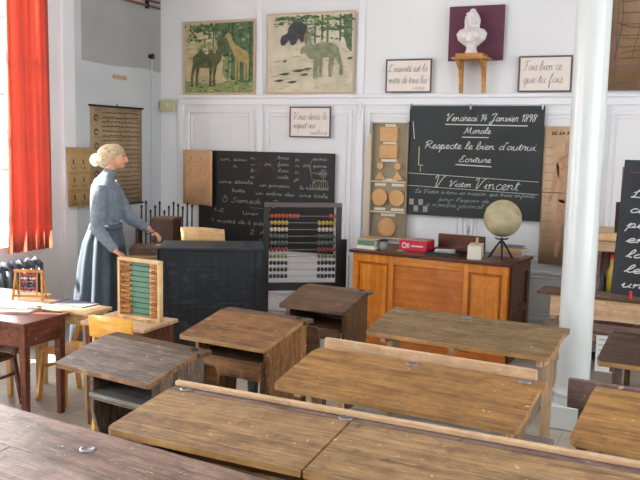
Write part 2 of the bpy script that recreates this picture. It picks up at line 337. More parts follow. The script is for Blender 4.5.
# ---------------------------------------------------------------- handwriting: single-stroke cursive
G = {
 'a': (.85, [[(.72,.8),(.4,1),(.1,.55),(.25,.05),(.6,.35),(.75,.95),(.68,.3),(.9,.05)]]),
 'b': (.75, [[(0,.1),(.35,1.3),(.3,2),(.1,1.6),(.1,.3),(.35,0),(.6,.4),(.5,.9),(.75,.85)]]),
 'c': (.65, [[(.6,.8),(.35,1),(.1,.5),(.3,0),(.7,.2)]]),
 'd': (.85, [[(.7,.8),(.4,1),(.1,.5),(.3,.03),(.65,.4),(.8,2)],[(.8,2),(.72,.3),(.92,.05)]]),
 'e': (.65, [[(0,.2),(.45,.6),(.45,.95),(.25,1),(.1,.5),(.3,0),(.7,.25)]]),
 'f': (.6, [[(0,.2),(.4,1.4),(.35,2),(.2,1.7),(.2,-.9),(.35,-.6),(.3,0),(.65,.3)]]),
 'g': (.85, [[(.72,.8),(.4,1),(.1,.55),(.3,.05),(.65,.4),(.75,.95)],[(.75,.95),(.65,-.8),(.35,-.95),(.3,-.5),(.9,.15)]]),
 'h': (.85, [[(0,.1),(.35,1.5),(.25,2),(.12,1.6),(.12,0)],[(.12,.5),(.45,1),(.6,.7),(.6,.2),(.85,.1)]]),
 'i': (.45, [[(0,.2),(.25,1),(.2,.2),(.45,.1)],[(.3,1.4),(.33,1.48)]]),
 'j': (.45, [[(0,.2),(.25,1),(.15,-.8),(-.1,-.8),(.45,.2)],[(.3,1.4),(.33,1.48)]]),
 'l': (.5, [[(0,.15),(.4,1.4),(.3,2),(.15,1.5),(.15,.3),(.5,.1)]]),
 'm': (1.25, [[(0,.6),(.15,1),(.15,0)],[(.15,.5),(.4,1),(.52,.7),(.5,0)],[(.5,.5),(.78,1),(.9,.7),(.88,.2),(1.2,.15)]]),
 'n': (.9, [[(0,.6),(.15,1),(.15,0)],[(.15,.5),(.42,1),(.58,.7),(.56,.2),(.88,.15)]]),
 'o': (.75, [[(.4,1),(.1,.6),(.2,.05),(.5,.1),(.6,.6),(.4,1),(.8,.85)]]),
 'p': (.8, [[(0,.3),(.2,1.1),(.12,-1)],[(.15,.4),(.4,1),(.62,.6),(.4,0),(.2,.2)],[(.4,.02),(.8,.15)]]),
 'q': (.8, [[(.65,.8),(.4,1),(.1,.5),(.3,.05),(.62,.5)],[(.68,1),(.6,-1)],[(.6,-.3),(.85,.1)]]),
 'r': (.65, [[(0,.2),(.2,1.15),(.3,.9),(.5,.95),(.42,.2),(.65,.1)]]),
 's': (.6, [[(0,.1),(.35,1.1),(.5,.4),(.3,0),(.1,.1)],[(.3,0),(.62,.15)]]),
 't': (.5, [[(0,.2),(.25,1.6),(.2,.2),(.5,.1)],[(.02,1.15),(.48,1.2)]]),
 'u': (.85, [[(0,.4),(.15,1),(.15,.2),(.35,0),(.6,.4),(.65,1)],[(.65,1),(.6,.2),(.85,.1)]]),
 'v': (.75, [[(0,.7),(.15,1),(.25,.1),(.4,.1),(.6,.9),(.75,.85)]]),
 'x': (.7, [[(0,.8),(.2,1),(.45,.05),(.7,.15)],[(.6,1),(.1,0)]]),
 'z': (.7, [[(.05,.9),(.5,.95),(.1,.05),(.7,.1)]]),
 'V': (1.25, [[(0,1.5),(.2,2),(.35,1.7),(.35,0),(.6,.5),(.95,1.7),(1.25,2)]]),
 'J': (1.1, [[(.1,1.6),(.4,2),(1.0,2),(.75,1.2),(.55,-.6),(.2,-.8),(.15,-.3),(1.0,.4)]]),
 'M': (1.6, [[(0,.1),(.25,.2),(.4,2),(.7,.2),(1.1,2),(1.2,.3),(1.5,.1)]]),
 'N': (1.3, [[(0,.1),(.25,2),(.9,0),(1.2,2)]]), 'C': (1.1, [[(1,1.6),(.7,2),(.15,1.2),(.3,.1),(.7,0),(1,.4)]]),
 'R': (1.25, [[(.3,1.8),(.25,0)],[(0,1.5),(.5,2.05),(1,1.7),(.75,1.15),(.35,1.05),(.8,.5),(1.2,.1)]]),
 'E': (1.0, [[(.9,1.75),(.6,2),(.3,1.6),(.6,1.15),(.2,.8),(.15,.2),(.5,0),(.95,.35)]]),
 'L': (1.05, [[(.1,1.2),(.6,1.7),(.7,2),(.45,1.9),(.35,.5),(.05,.1),(.4,.15),(1,.1)]]),
 'D': (1.2, [[(.4,1.9),(.3,.1),(.05,.2),(.5,0),(1,.5),(1,1.5),(.5,2),(.05,1.6)]]),
 'F': (1.1, [[(.1,1.6),(.4,2),(1.1,2)],[(.65,1.95),(.45,.2),(.1,.05)],[(.3,1.1),(.8,1.15)]]),
 'S': (.95, [[(.85,1.7),(.6,2),(.35,1.5),(.75,.6),(.4,0),(.05,.3)]]),
 'O': (1.1, [[(.5,2),(.1,1.2),(.3,.1),(.8,.2),(.95,1.3),(.5,2),(.8,2.1)]]),
 'U': (1.1, [[(0,1.7),(.2,2),(.2,.5),(.5,0),(.8,.6),(.85,2)],[(.85,2),(.85,.2),(1.1,.1)]]),
 'A': (1.2, [[(0,.1),(.6,2),(.95,0)],[(.25,.8),(.95,.8)]]),
 '1': (.5, [[(.05,1.3),(.35,1.9),(.25,0)]]),
 '4': (.8, [[(.4,1.9),(.05,.7),(.7,.7)],[(.55,1.2),(.45,0)]]),
 '8': (.75, [[(.55,1.7),(.3,1.9),(.15,1.5),(.55,.7),(.3,0),(.05,.5),(.6,1.3),(.6,1.7)]]),
 '9': (.75, [[(.6,1.6),(.3,1.9),(.1,1.4),(.4,1),(.65,1.7),(.4,0)]]),
 '2': (.75, [[(.05,1.5),(.35,1.9),(.6,1.5),(.05,0),(.7,.05)]]),
 '6': (.75, [[(.55,1.9),(.15,1),(.15,.2),(.45,0),(.6,.5),(.3,.9),(.1,.5)]]),
 '5': (.75, [[(.65,1.9),(.25,1.85),(.2,1.1),(.6,.9),(.5,.1),(.05,.1)]]),
 "'": (.3, [[(.2,2),(.1,1.6)]]), '.': (.3, [[(.1,0),(.15,.08)]]), ',': (.3, [[(.15,.1),(.05,-.3)]]), '-': (.6, [[(.1,.6),(.5,.6)]]),
 '=': (.6, [[(.1,.4),(.5,.4)],[(.1,.8),(.5,.8)]]), '+': (.6, [[(.1,.6),(.5,.6)],[(.3,.3),(.3,.9)]]),
}
ACC = {'é': ('e', [[(.3,1.25),(.5,1.6)]]), 'è': ('e', [[(.2,1.6),(.4,1.25)]]), 'î': ('i', [[(.1,1.3),(.28,1.6),(.45,1.3)]]), 'Ô': ('O', [[(.3,2.3),(.5,2.6),(.7,2.3)]])}
def catmull(p, n=3):
    if len(p) < 3: return p
    q = [p[0]]+list(p)+[p[-1]]; out = []
    for i in range(1, len(q)-2):
        for k in range(n):
            t = k/n; r = []
            for c in (0, 1):
                a, b, d, e = q[i-1][c], q[i][c], q[i+1][c], q[i+2][c]
                r.append(.5*(2*b+(d-a)*t+(2*a-5*b+4*d-e)*t*t+(3*b-a-3*d+e)*t**3))
            out.append(tuple(r))
    out.append(p[-1]); return out
def ribbon(mb, pts, w, P):
    """flat stroke; P maps (u,v) to 3D"""
    n = len(pts); vs = []
    for i in range(n):
        a = pts[max(i-1, 0)]; b = pts[min(i+1, n-1)]; dx, dy = b[0]-a[0], b[1]-a[1]; l = math.hypot(dx, dy) or 1
        nx, ny = -dy/l*w/2, dx/l*w/2
        vs += [P(pts[i][0]+nx, pts[i][1]+ny), P(pts[i][0]-nx, pts[i][1]-ny)]
    mb.add(vs, [(2*i, 2*i+1, 2*i+3, 2*i+2) for i in range(n-1)])
def twidth(t):
    return sum(.55 if ch == ' ' else G[ACC[ch][0] if ch in ACC else ch][0] for ch in t)
def write(mb, t, u, v, xh, w, P, width=None, slant=.35):
    s = 1.0
    if width: s = width/(twidth(t)*xh)
    for ch in t:
        if ch == ' ': u += .55*xh*s; continue
        extra = []
        if ch in ACC: g = G[ACC[ch][0]]; extra = ACC[ch][1]
        else: g = G[ch]
        for st in g[1]+extra:
            pts = [(u+(x+slant*y*.6)*xh*s, v+y*xh) for x, y in catmull(st)]
            ribbon(mb, pts, w, P)
        u += g[0]*xh*s
    return u
def line(mb, a, b, w, P): ribbon(mb, [a, b], w, P)
def scribble(mb, u0, u1, v, h, w, P, rows=1, gap=.02):
    for r in range(rows):
        u = u0
        while u < u1:
            L_ = random.uniform(.6, 2.2)*h*2; e = min(u+L_, u1); n = max(3, int((e-u)/(h*.5)))
            ribbon(mb, [(u+(e-u)*i/n, v-r*gap+random.uniform(-.5, .5)*h) for i in range(n+1)], w, P)
            u = e+h*.8
def blob(mb, pts, P, sm=True):
    if sm:
        c = catmull(list(pts)+[pts[0]], 3)[:-1]
    else: c = pts
    mb.add([P(x, y) for x, y in c], [list(range(len(c)))])

# ================================================================= THE ROOM
XL, YB, XR, YF, ZC = -5.13, 7.2, 3.2, -2.6, 3.75
struct('floor', MB().box(XL-.3, XR+.2, YF-.2, YB+.2, -.1, 0), 'floor')
struct('ceiling', MB().box(XL-.3, XR+.2, YF-.2, YB+.2, ZC, ZC+.1), 'ceil')
struct('wall_back', MB().box(XL-.3, XR+.2, YB, YB+.2, 0, ZC), 'wall')
def wall_x(name, x0, x1, y0, y1, wins, mat, z0=.0, z1=ZC):
    mb = MB(); ys = y0
    for a, b, s, t in wins:
        mb.box(x0, x1, ys, a, z0, z1); mb.box(x0, x1, a, b, z0, s); mb.box(x0, x1, a, b, t, z1); ys = b
    mb.box(x0, x1, ys, y1, z0, z1)
    return struct(name, mb, mat)
LW = [(-1.6, -.2, .78, 3.3), (.35, 1.75, .78, 3.3), (2.3, 3.5, .78, 3.3), (4.05, 5.45, .78, 3.3)]
wall_x('wall_left', XL-.25, XL, YF, 5.97, LW, 'wall')
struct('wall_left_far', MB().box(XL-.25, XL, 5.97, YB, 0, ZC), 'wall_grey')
RW = [(-1.8, -.3, .9, 3.2), (.6, 2.1, .9, 3.2), (3.0, 4.5, .9, 3.2)]
wall_x('wall_right', XR, XR+.2, YF, YB, RW, 'wall')
struct('wall_front', MB().box(XL-.3, XR+.2, YF-.2, YF, 0, ZC), 'wall')
# pilaster strips on the window wall
struct('trim_1', MB().box(XL-.005, XL+.03, 5.70, 5.86, 0, ZC), 'trim', .004)
struct('trim_2', MB().box(XL-.005, XL+.012, 5.86, 5.97, 0, ZC), 'wall_grey', .003)
# grey painted band high on the side wall, its lower edge a little uneven
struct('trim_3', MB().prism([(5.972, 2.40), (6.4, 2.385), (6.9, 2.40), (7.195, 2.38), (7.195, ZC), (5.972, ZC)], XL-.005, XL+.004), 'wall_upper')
# back wall: rails, posts, panel mouldings
def frame_rect(mb, x0, x1, z0, z1, y, w=.028, d=.014):
    mb.box(x0, x1, y-d, y+.003, z1-w, z1); mb.box(x0, x1, y-d, y+.003, z0, z0+w)
    mb.box(x0, x0+w, y-d, y+.003, z0+w, z1-w); mb.box(x1-w, x1, y-d, y+.003, z0+w, z1-w)
mb = MB(); mb.box(-4.9, 3.2, YB-.03, YB+.005, 2.115, 2.15); mb.box(-4.9, 3.2, YB-.018, YB+.005, 2.05, 2.115)
struct('trim_4', mb, 'trim', .004)
mb = MB()
for x in (-4.9, -3.975, -2.9, -.75, .3, 1.4, 2.5):
    mb.box(x, x+.07, YB-.022, YB+.005, 0, 2.05)
struct('trim_5', mb, 'trim', .004)
mb = MB()
for x in (-4.0, -2.92, -.76, 1.35): mb.box(x+.01, x+.08, YB-.012, YB+.005, 2.15, ZC)
struct('trim_6', mb, 'trim', .003)
mb = MB()
for x0, x1 in ((-4.80, -4.02), (-3.87, -2.95), (-2.79, -1.85), (-1.78, -.80), (-.64, .26), (.4, 1.36), (1.5, 2.46)):
    for z0, z1 in ((.18, .62), (.70, 2.0)):
        frame_rect(mb, x0, x1, z0, z1, YB); frame_rect(mb, x0+.05, x1-.05, z0+.05, z1-.05, YB, .012, .008)
struct('trim_7', mb, 'trim', .003)
struct('baseboard_back', MB().box(XL, XR, YB-.025, YB+.005, 0, .14), 'trim', .004)
# fleuron hinges of the wall cupboards
for i, (x, z) in enumerate(((-2.865, 2.0), (-.70, 2.0), (-1.815, .92))):
    mb = MB(); mb.box(x-.012, x+.012, YB-.033, YB-.0, z-.05, z+.05)
    for s in (-1, 1): mb.ball((x, YB-.025, z+s*.06), (.012, .008, .02)); mb.box(x-.03, x+.03, YB-.028, YB, z+s*.03-.008, z+s*.03+.008)
    o = mb.build('door_hinge', 'trim', None, .002)
    tag(o, ['white painted hinge on the wall panelling above the box shelf', 'white painted hinge on the panelling right of the white column', 'small white painted hinge on the wall under the large blackboard'][i], 'hinge', 'hinges on the wall panelling')
# windows: frames with glass
def window(n, x, y0, y1, z0, z1, dirx):
    fr = MB(); w = .055; xa, xb = sorted((x, x+dirx*.05))
    fr.box(xa, xb, y0-.001, y0+w, z0, z1); fr.box(xa, xb, y1-w, y1+.001, z0, z1); fr.box(xa, xb, y0+w, y1-w, z0, z0+w); fr.box(xa, xb, y0+w, y1-w, z1-w, z1)
    ym = (y0+y1)/2; fr.box(xa, xb, ym-.04, ym+.04, z0+w, z1-w)
    for k in (1, 2, 3):
        z = z0+(z1-z0)*k/4; fr.box(xa+.01, xb-.01, y0+w, ym-.04, z-.015, z+.015); fr.box(xa+.01, xb-.01, ym+.04, y1-w, z-.015, z+.015)
    f = fr.build('window_%d' % n, 'trim'); f['kind'] = 'structure'
    g = MB().box((xa+xb)/2-.002, (xa+xb)/2+.002, y0+.02, y1-.02, z0+.02, z1-.02).build('pane', 'glass', f)
    s = MB().box(min(x-dirx*.02, x+dirx*.12), max(x-dirx*.02, x+dirx*.12), y0, y1, z0-.03, z0+.005).build('sill', 'trim', f)
for i, (a, b, s, t) in enumerate(LW): window(i+1, XL-.2, a, b, s, t, 1)
for i, (a, b, s, t) in enumerate(RW): window(i+5, XR+.15, a, b, s, t, -1)

# ---- curtain
def curtain(name, y0, y1, z0, z1, label, x=-5.03, n=60, amp=.035, folds=7, seed=0):
    rnd = random.Random(seed); vs = []; rows = 14
    for j in range(rows+1):
        t = j/rows; z = z0+(z1-z0)*t
        for i in range(n+1):
            u = i/n; ph = u*folds*2*PI
            y = y0+(y1-y0)*(u*(1-.08*t)+.04*t)+.008*math.sin(ph*.5+3*t)
            vs.append((x+amp*(1-.4*t)*math.sin(ph+.5*math.sin(2*t))+.012*math.sin(2.3*ph+1.7*t), y, z))
    fs = [(j*(n+1)+i, j*(n+1)+i+1, (j+1)*(n+1)+i+1, (j+1)*(n+1)+i) for j in range(rows) for i in range(n)]
    t_ = thing(name, label, 'curtain', (0, 0, 0))
    o = MB().add(vs, fs).build('curtain_cloth', 'curtain', t_, 0, True)
    md = o.modifiers.new('thick', 'SOLIDIFY'); md.thickness = .002
    r = MB().tube([(x, y0-.05, z1+.01), (x, y1+.05, z1+.01)], .012).build('rod', 'darkmetal', t_)
    return t_
curtain('curtain', 4.95, 5.45, .74, 3.35, 'red-orange curtain hanging at the right side of the sunny window', seed=1)
curtain('curtain', 3.27, 3.56, .74, 3.35, 'unseen red-orange curtain added to block sun on the far half of the second window from the back', seed=3, n=40, folds=4)  # added out of view to block sun, leaving a narrow gap for the table patch
curtain('curtain', 2.2, 2.96, .74, 3.35, 'unseen red-orange curtain added to block sun on the near half of the second window from the back', seed=4, n=60, folds=8)  # second added sun blocker out of view, closing the gap's near side
# ---- radiator under the window
t = thing('radiator', 'dark grey cast iron radiator under the curtained window', 'radiator', (-5.0, 4.75, 0))
for k in range(12):
    y = -.5+k*.088; mb = MB()
    for dx in (-.055, .055): mb.tube([(dx, y, .1), (dx, y, .62)], .024, 8)
    mb.tube([(-.06, y, .62), (0, y, .665), (.06, y, .62)], .026, 8); mb.tube([(-.06, y, .12), (0, y, .09), (.06, y, .12)], .026, 8)
    if k in (0, 11):
        mb.box(-.07, -.04, y-.02, y+.02, 0, .1); mb.box(.04, .07, y-.02, y+.02, 0, .1)
    mb.build('radiator_section', 'iron', t, 0, True)
MB().tube([(0, -.5, .64), (0, .468, .64)], .018).build('pipe', 'iron', t)
# ---- pipes high on the side wall
t = thing('pipe_pair', 'pair of thin reddish pipes running high along the grey side wall', 'pipe', (0, 0, 0))
for dz in (0, .055): MB().tube([(XL+.02, 6.3, 3.03+dz), (XL+.02, 7.16, 3.03+dz)], .012).build('pipe', 'pipe', t)
MB().box(XL, XL+.035, 6.93, 6.96, 3.0, 3.12).build('bracket', 'darkmetal', t)
tag(MB().tube([(XL+.0, 7.0, 2.53), (XL+.05, 7.0, 2.53)], [.022, .03], 10).build('wall_hook', 'darkmetal'), 'small dark round fitting on the side wall near the corner', 'fitting')
tag(MB().tube([(XL+.012, 7.03, 1.0), (XL+.012, 7.03, 2.5)], .008, 6).build('wall_cable', 'wall_grey'), 'thin painted cable running down the side wall beside the corner', 'cable')
mb = MB().box(XL, XL+.01, 6.42, 6.62, 2.265, 2.30)
tag(mb.build('paper_scrap', 'tan'), 'torn yellowish paper strip stuck above the tall brown chart', 'paper')
t = thing('switch_box', 'yellowed plastic switch box on the wall in the corner', 'switch box', (0, 0, 0))
MB().box(-5.11, -4.93, YB-.05, YB, 1.985, 2.10).build('cover', 'switch', t, .006)
MB().box(-5.04, -5.0, YB-.058, YB-.05, 2.03, 2.06).build('switch_button', 'creamwood', t, .002)

# ---- wall papers and signs
def PB(x0, z0, y):            # plane facing the room on the back wall: u right, v up
    return lambda u, v: (x0+u, y, z0+v)
def PL(x, y0, z0):            # plane on the left wall: u runs towards the back wall
    return lambda u, v: (x, y0+u, z0+v)
def poster(name, label, x0, x1, z0, z1, draw, paper, edge=None, y=YB-.022, cat='poster', tilt=0):
    t = thing(name, label, cat, (x0, y, z0)); w, h = x1-x0, z1-z0
    t.rotation_euler = (0, tilt, 0)
    MB().box(0, w, -.006, 0, 0, h).build('backing', edge or paper, t)
    m = MB(); m.cur = 0
    e = .018 if edge else .0
    m.add([(e, -.0068, e), (w-e, -.0068, e), (w-e, -.0068, h-e), (e, -.0068, h-e)], [(0, 1, 2, 3)])
    mats = draw(m, w, h)
    m.build('printed_sheet', mats, t)
    return t
def lay(m, mats, mat, k):
    if mat not in mats: mats.append(mat)
    m.cur = mats.index(mat); lay.k = k
def draw_camel(m, w, h):
    mats = ['sand']; k = [0]
    def P(u, v): return (u*w, -.0074-k[0]*.00015, v*h)
    def B(mat, pts, sm=True):
        if mat not in mats: mats.append(mat)
        m.cur = mats.index(mat); k[0] += (1 if sm or len(pts) > 4 else .05); blob(m, pts, P, sm)
    B('leaflt', [(.03,.03),(.97,.03),(.97,.25),(.7,.2),(.4,.14),(.03,.2)], False)
    B('leafdk', [(.45,.96),(.97,.97),(.97,.2),(.9,.14),(.72,.18),(.62,.25),(.58,.5),(.5,.6),(.44,.8)], False)
    B('leaflt', [(.55,.3),(.62,.2),(.7,.35),(.66,.5),(.58,.5)])
    for x in (.3,.36,.42): B('leafdk', [(x,.5),(x+.018,.5),(x+.02,.93),(x+.005,.93)], False)
    B('leafdk', [(.12,.9),(.25,.95),(.45,.93),(.42,.84),(.3,.88),(.2,.84)])
    B('leaflt', [(.2,.62),(.3,.7),(.34,.6),(.26,.55)])
    rr = random.Random(5)
    for q in range(150):
        x = rr.uniform(.04, .95); y = rr.uniform(.45, .95) if x > .42 else rr.uniform(.72, .95)
        if x > .6 and rr.random() < .4: y = rr.uniform(.15, .5)
        l = rr.uniform(.012, .035); B(rr.choice(['leafdk', 'leaflt', 'leafdk2']), [(x-l,y),(x,y+l*rr.uniform(.5, 1.2)),(x+l,y+l*.2),(x+l*.2,y-l*.8)], False)
    for q in range(60):
        x = rr.uniform(.04, .94); y = rr.uniform(.04, .2); B(rr.choice(['leaflt', 'camel', 'sand']), [(x,y),(x+.04,y+.008),(x+.07,y),(x+.03,y-.008)], False)
    for q in range(14):
        x = rr.uniform(.06, .4); y = rr.uniform(.5, .92); B(rr.choice(['leaflt', 'snow']), [(x,y),(x+.06,y+.02),(x+.1,y),(x+.03,y-.02)])
    for x0 in (.63,.68,.8,.92): B('leafdk2', [(x0,.2),(x0+.012,.2),(x0+.02,.95),(x0+.008,.95)], False)
    B('giraffe', [(.60,.80),(.64,.83),(.68,.78),(.72,.68),(.84,.60),(.90,.56),(.92,.45),(.88,.42),(.80,.44),(.74,.47),(.70,.56),(.64,.70)])
    for x0 in (.74,.78,.86,.90): B('giraffe', [(x0-.015,.48),(x0+.02,.48),(x0+.012,.2),(x0-.008,.2)], False)
    B('camel', [(.14,.45),(.16,.53),(.22,.57),(.27,.63),(.31,.56),(.36,.56),(.40,.62),(.44,.56),(.47,.58),(.50,.66),(.49,.72),(.54,.75),(.59,.71),(.58,.66),(.55,.62),(.55,.5),(.50,.41),(.44,.38),(.35,.36),(.24,.37),(.18,.36)])
    for x0, x1 in ((.17,.13),(.22,.2),(.40,.39),(.46,.44)): B('camel', [(x0-.025,.42),(x0+.035,.42),(x1+.02,.25),(x1+.025,.11),(x1-.015,.11),(x1-.01,.25)], False)
    return mats
def draw_deer(m, w, h):
    mats = ['snow']; k = [0]
    def P(u, v): return (u*w, -.0074-k[0]*.00015, v*h)
    def B(mat, pts, sm=True):
        if mat not in mats: mats.append(mat)
        m.cur = mats.index(mat); k[0] += (1 if sm or len(pts) > 4 else .05); blob(m, pts, P, sm)
    for x in (.46,.56,.64,.70,.84,.95):
        B('leafdk', [(x-.012,.96),(x+.012,.96),(x+.014,.6+.1*random.random()),(x-.01,.62)], False)
    for x, y in ((.35,.9),(.5,.93),(.62,.85),(.75,.9),(.88,.78),(.9,.9),(.73,.78),(.2,.92)):
        B('leafdk', [(x-.11,y),(x-.03,y+.04),(x+.08,y+.01),(x+.1,y-.02),(x,y-.01)])
    B('leafdk', [(.88,.95),(.97,.95),(.97,.5),(.92,.55),(.88,.7)], False)
    rr = random.Random(8)
    for q in range(170):
        x = rr.uniform(.1, .95); y = rr.uniform(.66, .96) if x > .45 else rr.uniform(.84, .96)
        l = rr.uniform(.01, .04); B(rr.choice(['leafdk', 'leafdk2', 'leaflt', 'leafdk2']), [(x-l,y-.006),(x,y+l*.35),(x+l,y-.008),(x,y-l*.3)], False)
    for q in range(60):
        x = rr.uniform(.04, .9); y = rr.uniform(.06, .6); B(rr.choice(['snow2', 'sand', 'snow2']), [(x,y),(x+.04,y+.01),(x+.09,y),(x+.04,y-.01)])
    B('bear', [(.17,.66),(.19,.72),(.25,.75),(.27,.83),(.34,.88),(.43,.87),(.46,.78),(.45,.68),(.42,.63),(.38,.68),(.35,.62),(.30,.60),(.27,.66),(.22,.60),(.18,.61)])
    B('deer', [(.40,.52),(.42,.57),(.47,.60),(.55,.60),(.66,.63),(.76,.61),(.82,.55),(.82,.48),(.74,.44),(.64,.44),(.56,.42),(.50,.44),(.46,.50),(.41,.49)])
    for x0, x1, b in ((.58,.57,.18),(.62,.63,.2),(.77,.74,.2),(.80,.86,.22)): B('deer', [(x0-.03,.49),(x0+.032,.49),(x1+.018,.34),(x1+.018,b),(x1-.014,b),(x1-.016,.34)], False)
    for s in (0, .05): B('deer', [(.46+s,.60),(.44+s,.70),(.48+s,.78),(.50+s,.77),(.47+s,.70),(.485+s,.60)])
    for x, y, l in ((.15,.24,.14),(.3,.28,.16),(.1,.16,.12),(.4,.23,.1),(.25,.14,.12),(.2,.4,.05),(.92,.42,.07),(.42,.3,.12)):
        B('camel', [(x,y),(x+l*.5,y+.02),(x+l,y+.015),(x+l*.6,y-.012)])
    return mats
poster('animal_poster', 'faded poster of a camel and a giraffe among green trees', -4.835, -3.985, 2.15, 2.885, draw_camel, 'sand', 'posteredge')
poster('animal_poster', 'faded poster of a black bear and a grey reindeer in snow', -3.865, -2.935, 2.155, 2.92, draw_deer, 'snow', 'posteredge')
def sign(label, x0, x1, z0, z1, lines, y=YB-.03):
    t = thing('framed_motto', label, 'framed sign', (x0, y, z0), 0, 'framed handwritten mottoes'); w, h = x1-x0, z1-z0; b = .014
    mb = MB(); mb.box(0, w, -.012, 0, 0, b); mb.box(0, w, -.012, 0, h-b, h); mb.box(0, b, -.012, 0, b, h-b); mb.box(w-b, w, -.012, 0, b, h-b)
    mb.build('frame', 'framegrey', t, .002)
    MB().box(b, w-b, -.006, 0, b, h-b).build('sheet', 'paper', t)
    m = MB()
    for tx, u, v, xh, wd in lines: write(m, tx, u*w, v*h, xh, .0045 if xh > .024 else .003, lambda a, c: (a, -.0075, c), wd*w)
    m.build('lettering', 'ink', t)
    return t
sign("framed motto reading L'oisiveté est la mère de tous les vices", -2.617, -2.18, 2.158, 2.46, [("L'oisiveté est la", .05, .62, .035, .85), ("mère de tous les", .07, .28, .035, .82), ("vices", .6, .09, .024, .25)])
sign('framed motto reading Fais bien ce que tu fais, left of the column', -1.411, -.965, 2.157, 2.46, [("Fais bien ce", .08, .6, .04, .72), ("que tu fais", .08, .25, .04, .75)])
sign('framed motto reading Vous devez le respect aux vieillards, above the black board', -3.595, -3.157, 1.738, 2.033, [("Vous devez le", .08, .58, .035, .82), ("respect aux", .08, .3, .033, .55), ("vieillards", .5, .1, .022, .42)])

# ---- blackboards
def board_main():
    x0, z0 = -2.37, 1.055; w, h = 1.20, .985; D = .03
    t = thing('blackboard', 'large blackboard with white cursive lesson dated Vendredi 14 Janvier 1898', 'blackboard', (x0, YB-.035, z0))
    MB().box(0, w, -.015, 0, 0, h).build('slate_panel', 'slate', t, .003)
    P = lambda u, v: (u*w, -.0165, v*h)
    PX = lambda u, v: (u, -.0165, v)
    m = MB(); W_ = .0058
    def Wt(tx, u, v, xh, wd, ww=W_): write(m, tx, u*w, v*h, xh, ww, PX, wd*w)
    Wt('Vendredi 14 Janvier 1898', .28, .865, .032, .66)
    line(m, (.28*w, .835*h), (.885*w, .828*h), .008, PX)
    Wt('Morale', .42, .755, .028, .2); line(m, (.41*w, .722*h), (.61*w, .722*h), .008, PX)
    Wt('Respecte le bien d\'autrui.', .12, .615, .034, .84)
    Wt('Ecriture', .39, .50, .028, .24); line(m, (.37*w, .475*h), (.64*w, .465*h), .009, PX)
    line(m, (0, .385*h), (.985*w, .345*h), .004, PX); line(m, (0, .27*h), (.985*w, .235*h), .004, PX)
    Wt('V', .2, .26, .055, .08); Wt('Victor', .32, .275, .026, .17, .006); Wt('Vincent', .51, .262, .048, .33)
    f = MB()
    Wt2 = lambda tx, u, v, xh, wd: write(f, tx, u*w, v*h, xh, .0042, PX, wd*w)
    Wt2('Le Victor a tenu sa mission que trois enfants', .06, .205, .018, .9)
    Wt2('pour l\'espoir de', .25, .14, .018, .38)
    Wt2('a nombre journal et', .15, .085, .022, .5)
    line(m, (.03*w, .86*h), (.045*w, .70*h), .006, PX); line(m, (.1*w, .45*h), (.1*w, .40*h), .004, PX)
    y = MB(); line(y, (.085*w, .63*h), (.085*w, .46*h), .008, PX); line(y, (.085*w, .46*h), (.12*w, .46*h), .007, PX)
    for i, (a, b) in enumerate(((0, 1), (2, 1), (1, 0), (3, 0), (0, 0), (1, 1))):
        if i in (0, 1, 2, 3):
            u0, v0 = (.02+a*.037)*w, (.03+b*.062)*h
            f.add([PX(u0, v0), PX(u0+.036*w, v0), PX(u0+.036*w, v0+.055*h), PX(u0, v0+.055*h)], [(0, 1, 2, 3)])
    m.build('chalk_lettering', 'chalk', t); f.build('faint_chalk_lettering', 'chalkfaint', t); y.build('yellow_chalk_mark', 'chalky', t)
    for u in (.01, .47, .985):
        MB().tube([(u*w, -.022, h-.03), (u*w, -.022, h+.02)], .008, 8).build('hook', 'metal', t)
board_main()
